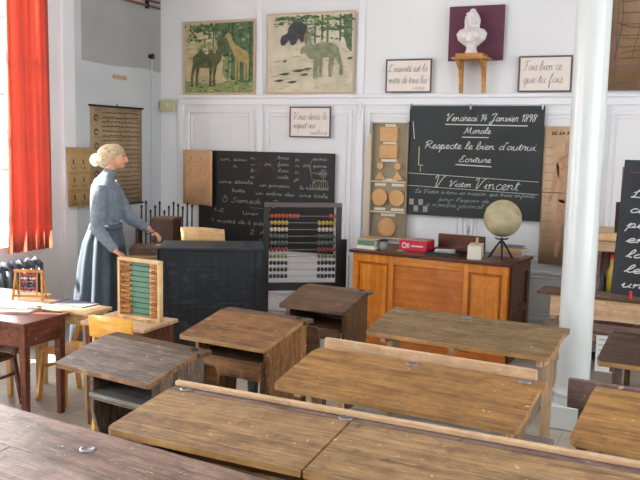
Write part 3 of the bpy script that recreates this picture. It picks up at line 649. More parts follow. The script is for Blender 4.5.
def board_left():
    x0, z0 = -4.63, .62; w, h = 1.525, .97
    t = thing('blackboard', 'wide black board with small chalk spelling words behind the large abacus', 'blackboard', (x0, YB-.025, z0))
    MB().box(0, w, -.018, 0, 0, h).build('board_panel', 'slate2', t, .003)
    P = lambda u, v: (u, -.0195, v)
    m = MB(); r = MB()
    def Wt(tx, u, v, xh, wd): write(m, tx, u*w, v*h, xh, .005, P, wd*w, .1)
    Wt('un eau', .17, .9, .017, .2); Wt('n', .27, .83, .017, .03)
    for i, c in enumerate('nvbm'): Wt(c, .40, .92-i*.065, .016, .03)
    Wt('oi', .50, .86, .02, .05)
    for i, c in enumerate(('bois', 'fois', 'loi', 'voile')): Wt(c, .60, .93-i*.065, .016, .08)
    for i in range(4): line(r, (.545*w, .875*h), (.595*w, (.94-i*.065)*h), .004, P); line(r, (.43*w, (.93-i*.065)*h), (.49*w, .875*h), .003, P)
    for i, c in enumerate('prnj'): Wt(c, .725, .92-i*.065, .016, .03)
    Wt('oi', .775, .86, .02, .05)
    for i, c in enumerate(('pois', 'poire', 'noix', 'joie')): Wt(c, .855, .93-i*.07, .016, .09)
    for i in range(4): line(m, (.825*w, .87*h), (.85*w, (.94-i*.07)*h), .004, P)
    Wt('une étoile', .16, .665, .018, .26); Wt('un pinceau', .47, .645, .018, .22); Wt('le mouchoir', .76, .635, .018, .2)
    Wt('boîte', .26, .575, .018, .1); Wt('un arbre des', .44, .56, .018, .28); Wt('une toile', .76, .56, .02, .2)
    Wt('Ô Samedi', .18, .465, .026, .3); Wt('o Janv', .52, .455, .026, .17)
    Wt('1-2,', .12, .36, .018, .09); Wt('Une=', .34, .345, .018, .12); line(m, (.4*w, .42*h), (.56*w, .415*h), .003, P)
    Wt('1. moitié de 6 pièces', .1, .245, .022, .46); Wt('2. Ane', .4, .145, .024, .2)
    # chalk flower drawing
    for k in range(7):
        a = 2*PI*k/7; c = (.925*w+.028*math.cos(a), .80*h+.03*math.sin(a))
        ribbon(m, [(c[0]+.012*math.cos(b), c[1]+.012*math.sin(b)) for b in [j*PI/3 for j in range(7)]], .004, P)
    line(m, (.925*w, .755*h), (.925*w, .65*h), .004, P)
    y = MB()
    for k in range(9): line(y, ((.84+k*.015)*w, .64*h), ((.835+k*.015)*w, (.69+.02*(k % 3))*h), .003, P)
    m.build('chalk_lettering', 'chalkfaint', t); r.build('red_chalk_lines', 'chalkred', t); y.build('yellow_chalk_grass', 'chalky', t)
board_left()

# ---- paper charts
def chart_sheet(name, label, P, w, h, paper, draws, rods=False, curl=0, cat='chart', off=1):
    """sheet in local frame u,v -> P(u,v,d) with d the distance off the wall"""
    t = thing(name, label, cat, P(0, 0, 0)); o0 = Vector(P(0, 0, 0))
    Q = lambda u, v, d=0: tuple(Vector(P(u, v, d))-o0)
    n = 10; vs = []
    for s in (0, .003):
        for j in (0, 1):
            for i in range(n+1):
                u = i/n; vs.append(Q(u*w+curl*.02*math.sin(j*PI), j*h+(.006*math.sin(u*3)*curl), .004+s+curl*.02*(u**3)))
    fs = []; k = n+1
    for i in range(n):
        fs += [(i, i+1, k+i+1, k+i), (2*k+i, 3*k+i, 3*k+i+1, 2*k+i+1), (i, 2*k+i, 2*k+i+1, i+1), (k+i, k+i+1, 3*k+i+1, 3*k+i)]
    fs += [(0, k, 3*k, 2*k), (n, 2*k+n, 3*k+n, k+n)]
    MB().add(vs, fs).build('paper_sheet', paper, t, 0, True)
    for nm, mat, fn in draws:
        m = MB(); fn(m, lambda u, v: Q(u, v, .0085+curl*.02*((u/w)**3))); m.build(nm, mat, t)
    if rods:
        MB().tube([Q(-.02, h, .012), Q(w+.02, h, .012)], .009).build('top_rod', 'darkmetal', t)
        MB().tube([Q(-.01, 0, .012), Q(w+.01, 0, .012)], .009).build('bottom_rod', 'darkmetal', t)
        MB().bar(Q(w/2, h, .01), Q(w/2, h+.03, .01), .006).build('hanger', 'darkmetal', t)
    return t
def PLn(u, v, d): return (XL+d, 6.08+u, 1.045+v)
def d_tall(m, P):
    w, h = .78, .95
    for r in range(20):
        v = h-.06-r*.044
        if r in (2, 6, 10): line(m, (.03, v+.03), (w-.03, v+.03), .003, P)
        x0 = .06 if r % 4 else .1
        if r % 3 == 1: ribbon(m, [(.08+.03*math.cos(a), v-.01+.025*math.sin(a)) for a in [k*PI/4 for k in range(8)]], .012, P)
        scribble(m, .17, w-.05, v, .014, .008, P)
chart_sheet('wall_chart', 'tall brown printed chart hanging on the grey wall behind the woman', PLn, .78, .95, 'chartbrown', [('print', 'inkdk', d_tall)], True)
def PS(u, v, d): return (XL+.034+d, 5.715+u+.02*(1-v/.54), 1.065+v)
def d_small(m, P):
    for r in range(3):
        for c in range(2):
            u, v = .08+c*.13, .43-r*.16
            line(m, (u, v), (u+.01, v-.05), .014, P); ribbon(m, [(u-.03, v-.06), (u-.01, v-.09), (u+.03, v-.07), (u+.04, v-.1)], .007, P)
        scribble(m, .02, .3, .31-r*.16, .006, .004, P); line(m, (.02, .295-r*.16), (.3, .295-r*.16), .002, P)
chart_sheet('wall_chart', 'small tan reading chart pinned beside the curtain, left of the woman', PS, .32, .54, 'charttan', [('print', 'inkdk', d_small)])
def PC(u, v, d): return (-4.79+u*1.0, YB-.06-d-.02, 1.03+v-.02*u)
def d_pink(m, P):
    for r in range(4):
        for c in range(2):
            u, v = .1+c*.12, .5-r*.12
            line(m, (u, v), (u-.01, v-.035), .010, P); scribble(m, u-.05, u+.05, v-.06, .008, .005, P)
        line(m, (.02, .40-r*.12), (.34, .40-r*.12), .002, P)
chart_sheet('wall_chart', 'small pinkish reading chart hung over the left end of the wide black board', PC, .36, .56, 'chartpink', [('print', 'musc', d_pink)], curl=1)
def PBody(u, v, d): return (-1.165+u, YB-.03-d, .69+v)
def d_title(m, P):
    write(m, 'DE LA FRANCE', .06, 1.11, .012, .006, P, .28, 0)
    line(m, (0, .62), (.40, .62), .006, P)
    for r in range(14): scribble(m, .02, .09, 1.0-r*.07, .004, .003, P); scribble(m, .31, .38, 1.0-r*.07, .004, .003, P)
def d_body(m, P0):
    P = lambda u, v: P0(.2+(u-.33)*.75, v)
    def B(pts): blob(m, pts, P)
    B([(.30,1.04),(.33,1.06),(.36,1.03),(.36,.97),(.33,.93),(.30,.97)])
    B([(.31,.94),(.35,.94),(.44,.89),(.43,.78),(.40,.68),(.41,.58),(.38,.54),(.28,.54),(.25,.58),(.26,.68),(.23,.78),(.22,.89)])
    B([(.22,.88),(.19,.78),(.17,.66),(.14,.55),(.17,.54),(.21,.64),(.25,.80)]); B([(.44,.88),(.47,.78),(.49,.66),(.52,.55),(.49,.54),(.45,.64),(.41,.80)])
    B([(.25,.56),(.325,.55),(.31,.4),(.30,.25),(.29,.1),(.24,.08),(.25,.25),(.24,.4)]); B([(.335,.55),(.41,.56),(.42,.4),(.41,.25),(.42,.1),(.37,.08),(.36,.25),(.35,.4)])
chart_sheet('anatomy_chart', 'aged beige chart of a human body hanging behind the white column', PBody, .40, 1.18, 'bodypaper', [('title_lettering', 'inkdk', d_title), ('printed_figure', 'musc', d_body)], False)
def PMap(u, v, d): return (-.69+u, YB-.03-d, 2.165+v)
def d_map(m, P):
    for pts in ([(.05,.8),(.3,.7),(.5,.75),(.8,.6),(1.0,.62)], [(.05,.55),(.2,.5),(.4,.55),(.6,.4),(.9,.45)], [(.1,.3),(.3,.32),(.5,.2),(.9,.25)], [(.3,1.1),(.35,.9),(.45,.7),(.5,.4),(.55,.1)], [(.15,.62),(.3,.62)], [(.1,.42),(.3,.41)], [(.45,.52),(.7,.53)]):
        ribbon(m, catmull(pts), .006, P)
    for r in range(9): scribble(m, .08, 1.0, .98-r*.09, .008, .006, P)
    for q in range(7): ribbon(m, catmull([(.05+.13*q, .25), (.1+.14*q, .6), (.06+.13*q, .9), (.1+.13*q, 1.2)]), .004, P)
def d_mapedge(m, P):
    for a, b in (((0, .01), (1.1, .01)), ((.01, 0), (.01, 1.3)), ((.06, .2), (1.05, .2)), ((.06, .06), (1.05, .06)), ((.06, .06), (.06, 1.28))): line(m, a, b, .008, P)
chart_sheet('wall_map', 'large dark brown varnished wall map high up right of the column', PMap, 1.1, 1.3, 'mappaper', [('map_lines', 'inkdk', d_map), ('map_border', 'framegrey', d_mapedge)], cat='map')

# ---- maroon board, bust, console
t = thing('backing_panel', 'square maroon panel on the wall behind the white bust', 'panel', (-2.035, YB-.03, 2.43))
MB().box(0, .487, -.012, 0, 0, .47).build('panel_board', 'maroon', t, .003)
t = thing('console_shelf', 'small golden wood wall console carrying the bust', 'shelf', (-1.80, YB-.0, 2.15))
MB().box(-.145, .165, -.26, -.045, .275, .295).build('shelf_top', 'console', t, .004)
MB().box(-.115, .125, -.24, -.055, .295, .325).build('plinth_step', 'console', t, .004)
for x in (-.1, .10):
    MB().prism([(-.045, 0), (-.045, .275), (-.22, .275), (-.20, .24), (-.12, .2), (-.09, .12), (-.075, .0)], x-.016, x+.016).build('bracket', 'console', t, .003)
t = thing('bust', 'white plaster bust of a woman with topknot on the golden wall console', 'bust', (-1.80, YB-.15, 2.475))
mb = MB()
mb.lathe([(.055, 0), (.055, .02), (.045, .03), (.045, .07), (.05, .08)], seg=20)
mb.tube([(0, 0, .07), (0, -.005, .12), (0, -.005, .17), (0, 0, .205), (0, 0, .225)], [(.04, .06), (.065, .12), (.07, .135), (.05, .11), (.03, .04)], 20, (0, 1, 0))
mb.tube([(0, 0, .21), (0, 0, .27)], [.033, .03], 12)
mb.ball((0, -.005, .30), (.042, .052, .055), 16, 12); mb.ball((0, -.035, .28), (.028, .03, .035)); mb.tube([(0, -.058, .305), (0, -.068, .287), (0, -.055, .28)], [.006, .009, .006], 8)
mb.ball((0, .01, .315), (.052, .054, .05), 16, 10)
for s in (-1, 1):
    mb.tube([(s*.045, -.01, .32), (s*.055, .005, .28), (s*.05, .0, .24), (s*.06, -.02, .2)], [.016, .018, .017, .01], 8)
    mb.ball((s*.05, -.055, .15), .04, 10, 8)
mb.ball((0, .01, .365), (.028, .028, .02))
mb.tube([(-.05, -.02, .335), (0, -.05, .35), (.05, -.02, .335)], .010, 8)
for k in range(5): mb.tube([(-.09+k*.01, -.05, .2-k*.022), (0, -.075-.002*k, .15-k*.012), (.09-k*.012, -.05, .19-k*.02)], .008, 6)
mb.build('bust_body', 'plaster', t, 0, True, remesh=.005)

# ---- display boards with wooden solids
t = thing('display_case', 'narrow display case with orange geometric wooden shapes left of the blackboard', 'display case', (-2.72, YB-.03, .815))
w, h = .345, 1.08
MB().box(0, w, -.012, 0, 0, h).build('backing_board', 'boxback', t)
MB().box(-.07, 0, -.014, 0, -.015, .96).build('cream_board', 'creamwood', t, .002)
for z in (0, .243, .525, h-.012): MB().box(0, w, -.045, -.012, z, z+.012).build('divider', 'creamwood', t, .001)
for x in (-.006, w-.006): MB().box(x, x+.012, -.045, -.012, 0, h).build('side_strip', 'boxback', t, .001)
def lab(u0, u1, v): MB().box(u0, u1, -.018, -.012, v, v+.024).build('paper_tag', 'cream', t)
lab(.12, .22, 1.035); lab(.1, .23, .875); lab(.09, .24, .715); lab(.03, .14, .49); lab(.2, .32, .49); lab(.03, .14, .262); lab(.2, .32, .262); lab(.1, .24, .21); lab(.1, .25, .535)
MB().box(.08, .25, -.05, -.012, .90, 1.03).build('wooden_block', 'orangepaint', t, .003)
MB().box(.08, .25, -.05, -.012, .745, .87).build('wooden_block', 'orangepaint', t, .003)
for x in (.09, .26):
    MB().tube([(x, -.012, .675), (x, -.05, .675)], .034, 6).build('wooden_hexagon', 'orangepaint', t)
    MB().prism([(x-.055, .55), (x+.055, .55), (x, .625)], -.045, -.012, 'XZ').build('wooden_triangle', 'orangepaint', t)
    MB().tube([(x, -.012, .385), (x, -.05, .385)], .075, 28).build('wooden_disc', 'orangepaint', t)
MB().tube([(w/2, -.012, .11), (w/2, -.05, .11)], .085, 28).build('wooden_disc', 'orangepaint', t)

# ---- white cast-iron column
mb = MB(); mb.lathe([(.112, .14), (.112, .17), (.105, .19), (.116, .205), (.118, .22), (.106, .24), (.103, .27), (.099, .3), (.098, ZC)], (-.577, 5.06, 0), 40)
o = mb.build('column', 'column', None, 0, True); o['kind'] = 'structure'
md = o.modifiers.new('e', 'EDGE_SPLIT'); md.split_angle = .6
MB().box(-.577-.125, -.577+.125, 5.06-.125, 5.06+.125, 0, .15).build('column_base', 'column', o, .008)

# ================================================================= DESKS
RZ = math.radians(-5)
def lid_board(W, D, zn, zf, th=.022, r=.03, x0=0, split=.6, r2=None):
    """sloping lid of two planks, near corners rounded, worn pale edges (material 1)"""
    Z = lambda y: zn+(zf-zn)*y/D
    mb = MB()
    def piece(pts):
        n = len(pts); vs = [(x0+x, y, Z(y)-th) for x, y in pts]+[(x0+x, y, Z(y)) for x, y in pts]
        mb.cur = 0; mb.add(vs, [list(range(n))[::-1], list(range(n, 2*n))])
        mb.cur = 1; o = len(mb.v)-2*n
        for i in range(n):
            j_ = (i+1) % n; flat = abs(pts[i][1]-pts[j_][1]) < 1e-6 and pts[i][1] > .05
            mb.f.append([o+i, o+j_, o+n+j_, o+n+i]); mb.mi.append(0 if flat else 1)
    def cap(cx, cy, a0, q): return [(cx+q*math.cos(a0+k*PI/10), cy+q*math.sin(a0+k*PI/10)) for k in range(6)]
    r2 = r if r2 is None else r2
    yb = D*split
    piece([(0, yb)]+cap(r, r, PI, r)+cap(W-r2, r2, -PI/2, r2)+[(W, yb)])
    piece([(0, yb+.0025), (W, yb+.0025), (W, D), (0, D)])
    return mb
def double_desk(label, loc, W, D, zn, zf, wd, side=None, frame='pale', lids=1, rz=RZ, bench=True, back=True, backtop=.80, lid_gap=.006, group='two-seat school desks in rows', ledge=.10, rim=None, by=-.5, ink=(.3, .85), bx=(0, 0), over=0, shelf=True, edge='edge'):
    t = thing('school_desk', label, 'school desk', loc, rz, group)
    ws = lids if isinstance(lids, list) else [(W-(lids-1)*lid_gap)/lids]*lids; xo = 0
    for k, lw in enumerate(ws):
        lb = lid_board(lw, D-.004, zn, zf, x0=xo, r=.03 if k == 0 else .006, r2=.03 if k == len(ws)-1 else .006); xo += lw+lid_gap
        lb.build('desk_lid', [wd+'X', edge], t, .003)
    lm = MB().box(-over, W+over, D, D+ledge, zf-.03, zf).build('ledge', (side or wd)+'X', t, .003)
    if rim: MB().box(-over, W+over, D+ledge-.024, D+ledge, zf, zf+.02).build('pencil_rail', rim+'X', t, .004)
    for u in ink:
        mb = MB().lathe([(.026, 0), (.026, .004), (.018, .006), (.016, .002)], (u*W, D+ledge/2-.01, zf), 20)
        mb.build('inkwell', 'metal', lm, 0, True)
    # box apron under the lid
    zs = zn-.13
    slim = not shelf
    MB().box(.05, W-.05, D-.02, D+.002, zf-.09 if slim else zs, zf-.028).build('back_apron', frame+'X', t, .002)
    if slim:
        for u in (.47, .93):
            MB().prism([(.07, zn-.024), (D-.02, zf-.05), (D-.02, zf-.10), (.10, zn-.075), (.07, zn-.07)], u*W-.012, u*W+.012).build('lid_bracket', frame+'X', t, .002)
    if shelf: MB().box(.05, W-.05, .16, D-.02, zs, zs+.015).build('book_shelf', frame+'X', t, .002)
    for x in (.045, W-.075):
        MB().prism([(.10, zs+(.06 if slim else 0)), (D+ledge-.02, zs+(.03 if slim else 0)), (D+ledge-.02, zf-.03), (D, zf-.03), (.10, zn+.2*(zf-zn)-.026)], x, x+.03).build('side_panel', frame+'Z', t, .002)
        MB().box(x, x+.03, D-.13, D-.03, .05, zs+.05).build('leg', frame+'Z', t, .003)
        foot0 = by-.015 if bench else .0
        MB().box(x-.005, x+.035, foot0, D+ledge, 0, .05).build('foot_rail', frame+'X', t, .004)
    MB().box(.075, W-.075, D-.1, D-.075, .18, .25).build('stretcher', frame+'X', t, .003)
    if bench:
        bW0, bW1 = bx[0], W+bx[1]
        MB().box(bW0, bW1, by+.1, by+.36, .40, .425).build('bench_seat', 'benchtop', t, .005)
        for x in (bW0+.05, bW1-.08):
            MB().prism([(by+.12, .05), (by+.32, .05), (by+.33, .40), (by+.09, .40)], x, x+.03).build('bench_support', frame+'Z', t, .003)
            if back: MB().bar((x+.015, by+.02, .05), (x+.015, by, backtop-.01), .03, .045).build('bench_post', frame+'Z', t, .003)
        if back: MB().box(bW0, bW1, by-.022, by-.0, backtop-.12, backtop).build('bench_backrest', (side if side == 'pale' else frame)+'X', t, .003)
    return t
# column of two-seat desks in the middle
double_desk('long desk in front with two lids, a worn brown top and pale raised back rim', (-1.75, 2.13, 0), 2.26, .36, .722, .765, 'oldoak', 'purple', 'oldoak', lids=[.745, 1.507], lid_gap=.008, bench=False, rim='pale', ledge=.06, ink=(.03, .32), rz=math.radians(-1.5))
double_desk('two-seat desk with honey brown lid in front of the pale backrest', (-1.486, 2.84, 0), 1.0, .33, .722, .79, 'honey', None, 'pale', by=-.28, back=False, ink=(.46, .93), shelf=False, ledge=.08, bx=(.02, -.02), rz=math.radians(-4))
double_desk('two-seat desk with olive brown lid before the orange teacher desk', (-1.50, 3.90, 0), .96, .32, .722, .785, 'olive', 'olive', 'pale', by=-.59, bx=(.10, .095), backtop=.825, ink=(.45,), shelf=False, ledge=.09)
# right-hand column of desks
double_desk('honey brown desk beside the foot of the white column', (-.318, 2.76, 0), 1.1, .38, .722, .79, 'honey', None, 'pale', by=-.3, back=False, ink=(), shelf=False, ledge=.08)
double_desk('nearly black wooden desk behind the honey one, right of the column', (-.345, 3.88, 0), 1.1, .32, .722, .785, 'choc', 'choc', 'purple', by=-.55, backtop=.78, ink=(), shelf=False)
t = thing('bench_desk', 'long pale reddish bench desk carrying the blue-black writing board', 'bench desk', (-.79, 5.40, 0), math.radians(-3))
W = 1.7
MB().box(-.09, W, .02, .24, .735, .755).build('top_ledge', 'darkoakX', t, .004)
MB().box(.0, W, .03, .055, .60, .735).build('front_plank', 'paleX', t, .003)
MB().box(.0, W, .03, .055, .47, .56).build('lower_plank', 'purpleX', t, .003)
MB().box(-.02, W, -.16, .05, .555, .575).build('seat_ledge', 'purpleX', t, .004)
MB().box(.0, W, -.14, -.12, .50, .555).build('seat_rail', 'paleX', t, .003)
for x in (.0, .8, W-.05):
    MB().box(x, x+.045, .055, .10, .0, .735).build('rear_post', 'paleZ', t, .003)
    MB().box(x, x+.04, -.13, -.09, .0, .50).build('front_leg', 'paleZ', t, .003)
    MB().box(x, x+.04, -.13, .22, .0, .035).build('foot_rail', 'purpleX', t, .003)
# nearest desk, lower left
double_desk('nearest desk at the lower left, violet brown and heavily scratched', (-3.05, 1.585, 0), 2.2, .42, .68, .72, 'near', 'near', 'oldoak', lids=2, bench=False, ledge=.25, ink=(.60,), rz=math.radians(-7))

def single_desk(label, loc, W, D, zn, zf, wd, rz=RZ, seatwood=None, sx=0, seat=True, ledge=.08, shelfz=.57, inset=.02, front=True, mid=False, edge='edge', shelfmat='darkoakX'):
    sw = seatwood or wd
    t = thing('school_desk', label, 'school desk', loc, rz, 'single school desks on the left')
    lid_board(W, D, zn, zf, .02, .015, split=.5).build('desk_lid', [wd+'X', edge], t, .003)
    lm = MB().box(.0, W+.015, D+.002, D+ledge, zf-.022, zf).build('ledge', 'darkoakX', t, .003)
    MB().lathe([(.018, 0), (.018, .004), (.012, .002)], (W-.05, D+ledge/2, zf), 16).build('inkwell', 'darkmetal', lm)
    # broad side boards, waisted towards the floor
    for x in (inset, W-.045):
        MB().prism([(.05, 0), (D+ledge-.02, 0), (D+ledge-.02, .06), (D+ledge-.07, .12), (D+ledge-.05, .35), (D+ledge-.01, shelfz-.05), (D+ledge-.01, zf-.024), (D, zf-.024), (.06, zn+.06/D*(zf-zn)-.022), (.06, shelfz-.08), (.12, .3), (.10, .1), (.05, .06)], x, x+.025).build('side_panel', wd+'Z', t, .003)
    MB().box(inset+.025, W-.045, .03, D+.04, shelfz, shelfz+.018).build('book_shelf', shelfmat, t, .003)
    MB().box(inset+.025, W-.045, .03, .05, shelfz-(.045 if front else .012), shelfz).build('front_rail', wd+'X', t, .003)
    if mid:
        MB().tube([(W*.62, .2, 0), (W*.62, .2, .3), (W*.62, .2, shelfz)], [.03, .024, .034], 8).build('centre_leg', 'benchtop', t, .002)
        MB().prism([(inset+.025, shelfz-.012), (inset+.025, .22), (inset+.06, .25), (inset+.08, .42), (inset+.13, .5), (W*.5, .52), (W*.52, .52), (W-.045, .52), (W-.045, shelfz-.012)], .035, .05, 'XZ').build('arched_apron', wd+'X', t, .002)
    MB().box(inset+.025, W-.045, D+.03, D+.05, shelfz, zf-.024).build('back_apron', wd+'X', t, .003)
    MB().box(inset+.025, W-.045, .14, .165, .15, .21).build('foot_stretcher', wd+'X', t, .003)
    if seat:
        y0 = -.32
        MB().box(sx, W+sx, y0+.02, y0+.27, .40, .422).build('seat', 'benchtop', t, .004)
        b = MB(); r = .03; x1 = W+sx
        b.prism([(sx, .50), (x1, .50), (x1, .655), (x1-.01, .675), (x1-.03, .685), (sx+.03, .685), (sx+.01, .675), (sx, .655)], y0, y0+.018, 'XZ')
        b.build('backrest', sw+'X', t, .003)
        for x in (sx+.05, x1-.08):
            MB().prism([(y0-.01, 0), (y0+.25, 0), (y0+.24, .06), (y0+.2, .12), (y0+.22, .40), (y0+.02, .40), (y0+.018, .66), (y0-.0+.019, .66), (y0+.018, .40), (y0+.03, .12), (y0-.01, .05)], x, x+.025).build('seat_support', sw+'Z', t, .002)
    return t
single_desk('single desk with grey weathered lid at the left', (-2.525, 2.735, 0), .575, .30, .70, .77, 'grey', math.radians(-8), seat=False, shelfz=.575, inset=.16, front=False, edge='brownX', shelfmat='benchtop')
single_desk('single desk with red-brown lid in front of the black pulpit', (-2.345, 3.44, 0), .53, .36, .70, .775, 'brown', math.radians(-6), sx=-.03, inset=.06, shelfz=.60, mid=True)
single_desk('dark brown single desk beside the large abacus', (-2.245, 4.36, 0), .45, .30, .71, .785, 'darkoak', math.radians(-4), sx=.01, edge='darkoakX')

# ================================================================= TEACHER'S DESK
t = thing('teacher_desk', 'glossy orange varnished teacher desk under the large blackboard', 'teacher desk', (-2.585, 6.377, 0), math.radians(-6))
W, D, H_ = 1.37, .56, .80
MB().box(-.02, W+.02, -.025, D+.02, H_-.025, H_).build('desk_top', 'mahogX', t, .006, segs=2)
f = MB().box(.01, W-.01, .02, .05, 0, H_-.025).build('front_board', 'orangedkX', t)
def panel(x0, x1, z0, z1, nm='raised_panel'):
    fr = MB(); b = .045
    fr.box(x0, x0+b, -.002, .02, z0, z1); fr.box(x1-b, x1, -.002, .02, z0, z1); fr.box(x0+b, x1-b, -.002, .02, z1-b*1.6, z1); fr.box(x0+b, x1-b, -.002, .02, z0, z0+b*1.4)
    fr.build('panel_frame', 'orangeZ', t, .004)
    MB().box(x0+b+.02, x1-b-.02, .008, .02, z0+b*1.4+.02, z1-b*1.6-.02).build(nm, 'orangeZ', t, .006)
panel(.01, .39, .06, H_-.025); panel(1.0, W-.01, .06, H_-.025)
MB().box(.39, 1.0, .004, .02, .70, H_-.025).build('top_rail', 'orangeX', t, .003)
MB().box(.39, 1.0, .004, .02, .06, .18).build('bottom_rail', 'orangeX', t, .003)
MB().box(0, W, -.01, .02, 0, .06).build('base_rail', 'orangedkX', t, .004)
for x in (.01, W-.03):
    MB().box(x, x+.02, .05, D-.0, 0, H_-.025).build('side_panel', 'mahogZ', t, .002)
fr = MB()
for y0, y1, z0, z1 in ((.05, .12, 0, .775), (D-.07, D, 0, .775), (.12, D-.07, .69, .775), (.12, D-.07, .36, .42), (.12, D-.07, .0, .1)): fr.box(W-.01, W+.004, y0, y1, z0, z1)
fr.build('side_frame', 'mahogZ', t, .002)
MB().box(.03, W-.03, D-.02, D, .3, H_-.025).build('back_panel', 'mahogX', t, .002)
TD = Matrix.Translation((-2.585, 6.377, .80)) @ Matrix.Rotation(math.radians(-6), 4, 'Z')
def on_desk(x, y, z=0): return tuple(TD @ Vector((x, y, z)))
R6 = math.radians(-6)
# things on the teacher's desk
def cover_book(name, label, loc, w, d, h, mat, rz=0, cat='book', group=None, page='paper'):
    t = thing(name, label, cat, loc, rz, group)
    MB().box(.003, w-.003, .003, d-.003, .003, h-.003).build('pages', page, t)
    mb = MB(); mb.box(0, w, 0, d, 0, .003); mb.box(0, w, 0, d, h-.003, h); mb.box(0, w, 0, .003, .003, h-.003)
    mb.build('cover', mat, t); return t
cover_book('book', 'pale flat book at the bottom of the small stack on the teacher desk', on_desk(.0, .08), .17, .22, .028, 'cream', R6)
cover_book('book', 'green printed book on top of the small stack on the teacher desk', on_desk(.005, .085, .0282), .16, .2, .045, 'greenbox', R6)
cover_book('book', 'thin tan book topmost on the left stack on the teacher desk', on_desk(.01, .09, .0734), .16, .2, .014, 'tan', R6)
t = thing('glass_jar', 'low glass jar between the books and the red box', 'jar', on_desk(.225, .15), 0)
MB().lathe([(.035, 0), (.042, .01), (.042, .05), (.032, .062), (.034, .07)], seg=20).build('jar_body', 'jar', t, 0, True)
MB().lathe([(.036, .071), (.036, .082), (.01, .086)], seg=20).build('jar_lid', 'darkmetal', t)
MB().lathe([(.025, .004), (.032, .03), (.01, .05)], seg=14).build('jar_contents', 'bookpink', t)
t = thing('red_box', 'bright red cardboard box with white round emblem on the teacher desk', 'box', on_desk(.345, .20), R6)
MB().box(0, .25, 0, .17, 0, .09).build('carton', 'red', t, .002)
m = MB(); PX = lambda u, v: (u*1.06, -.0012, v*1.22)
ribbon(m, [(.045+.017*math.cos(a), .037+.017*math.sin(a)) for a in [k*PI/6 for k in range(13)]], .007, PX)
ribbon(m, [(.078+.008*math.cos(a), .037+.014*math.sin(a)) for a in [k*PI/6 for k in range(13)]], .006, PX)
for k in range(8): line(m, (.105+k*.013, .036), (.114+k*.013, .036), .012, PX)
m.build('printed_emblem', 'white', t)
MB().box(.004, .246, .004, .166, .09, .096).build('box_flap', 'bookpink', t, .001)
tag(MB().box(0, .06, 0, .035, 0, .014).build('green_eraser', 'green', None, .004, loc=on_desk(.37, .08), rz=.2), 'small green eraser in front of the red box', 'eraser')
t = thing('dark_case', 'dark red-brown open case standing at the back of the teacher desk', 'case', on_desk(.59, .42), R6)
MB().box(0, .42, .04, .055, 0, .14).build('case_lid', 'mahogX', t, .003)
MB().box(0, .42, -.06, .04, 0, .03).build('case_tray', 'mahogX', t, .003)
t = thing('paper_tray', 'black tray holding loose white papers on the teacher desk', 'tray', on_desk(.62, .10), R6+.05)
mb = MB(); mb.box(0, .29, 0, .18, 0, .006); mb.box(0, .29, 0, .008, .006, .022); mb.box(0, .29, .172, .18, .006, .022); mb.box(0, .008, .008, .172, .006, .022); mb.box(.282, .29, .008, .172, .006, .022)
mb.build('tray_body', 'blackedge', t)
for k in range(4):
    T = Matrix.Translation((.145, .09, .011+k*.008)) @ Matrix.Rotation(.2*k-.3, 4, 'Z') @ Matrix.Rotation(.03, 4, 'X')
    tag(MB().box(-.08, .08, -.045, .045, 0, .0015, T).build('paper_sheet', 'white', None, loc=on_desk(.62, .10, .001), rz=R6), 'loose white paper in the black tray on the teacher desk', 'paper', 'papers in the black tray')
t = thing('white_box', 'small white box beside the globe on the teacher desk', 'box', on_desk(1.01, .045), math.radians(8))
MB().box(0, .108, 0, .22, 0, .10).build('box_body', 'cream', t, .002)
MB().box(-.001, .109, -.001, .221, .10, .108).build('box_lid', 'cream', t, .001)
tag(MB().lathe([(.012, 0), (.014, .02), (.008, .03), (.012, .045), (.004, .055)], seg=14).build('wooden_pawn', 'orangepaint', None, 0, True, loc=on_desk(1.035, .19, .1085)), 'tiny wooden turned peg standing on the white box', 'peg')
# globe
t = thing('globe', 'old yellowed globe on a dark tripod stand on the teacher desk', 'globe', on_desk(1.225, .23), .3)
o = MB().ball((0, 0, .325), .148, 40, 26).build('globe_ball', 'globe', t, 0, True)
m = MB()
rnd = random.Random(3)
for k in range(9):
    la, lo = rnd.uniform(-.8, .9), rnd.uniform(0, 6.28); pts = []
    for j in range(12):
        a = j*PI/6; r = .28*rnd.uniform(.6, 1.2); pts.append((lo+r*math.cos(a), la+r*.8*math.sin(a)))
    c = [(.1486*math.cos(q[1])*math.cos(q[0]), .1486*math.cos(q[1])*math.sin(q[0]), .325+.1486*math.sin(q[1])) for q in pts]
    ce = (.1492*math.cos(la)*math.cos(lo), .1492*math.cos(la)*math.sin(lo), .325+.1492*math.sin(la))
    n_ = len(c); m.add([ce]+c, [(0, 1+i, 1+(i+1) % n_) for i in range(n_)])
m.build('continents', 'olive_tint', t, 0, True)
MB().tube([(.0+.0, .0, .12), (0, 0, .17)], [.01, .012], 10).build('stem', 'darkmetal', t)
mb = MB().tube([(.05*math.cos(a)+.0, 0, .17+.012*math.sin(a)) for a in [k*PI/8-PI for k in range(9)]], .006, 6); mb.build('yoke', 'darkmetal', t)
for k in range(3):
    a = k*2*PI/3+.5
    MB().tube([(.012*math.cos(a), .012*math.sin(a), .14), (.05*math.cos(a), .05*math.sin(a), .09), (.1*math.cos(a), .1*math.sin(a), .012), (.115*math.cos(a), .115*math.sin(a), .006)], [.009, .008, .008, .006], 8).build('tripod_leg', 'darkmetal', t)
cover_book('book', 'pinkish book lying at the bottom of the stack behind the globe', on_desk(1.09, .385), .25, .14, .04, 'bookpink', R6+.1)
cover_book('book', 'tan book in the middle of the stack behind the globe', on_desk(1.13, .385, .0403), .22, .13, .03, 'tan', R6-.05)
cover_book('book', 'grey-blue book on top of the stack behind the globe', on_desk(1.16, .39, .0706), .18, .12, .016, 'bookblue', R6+.05)

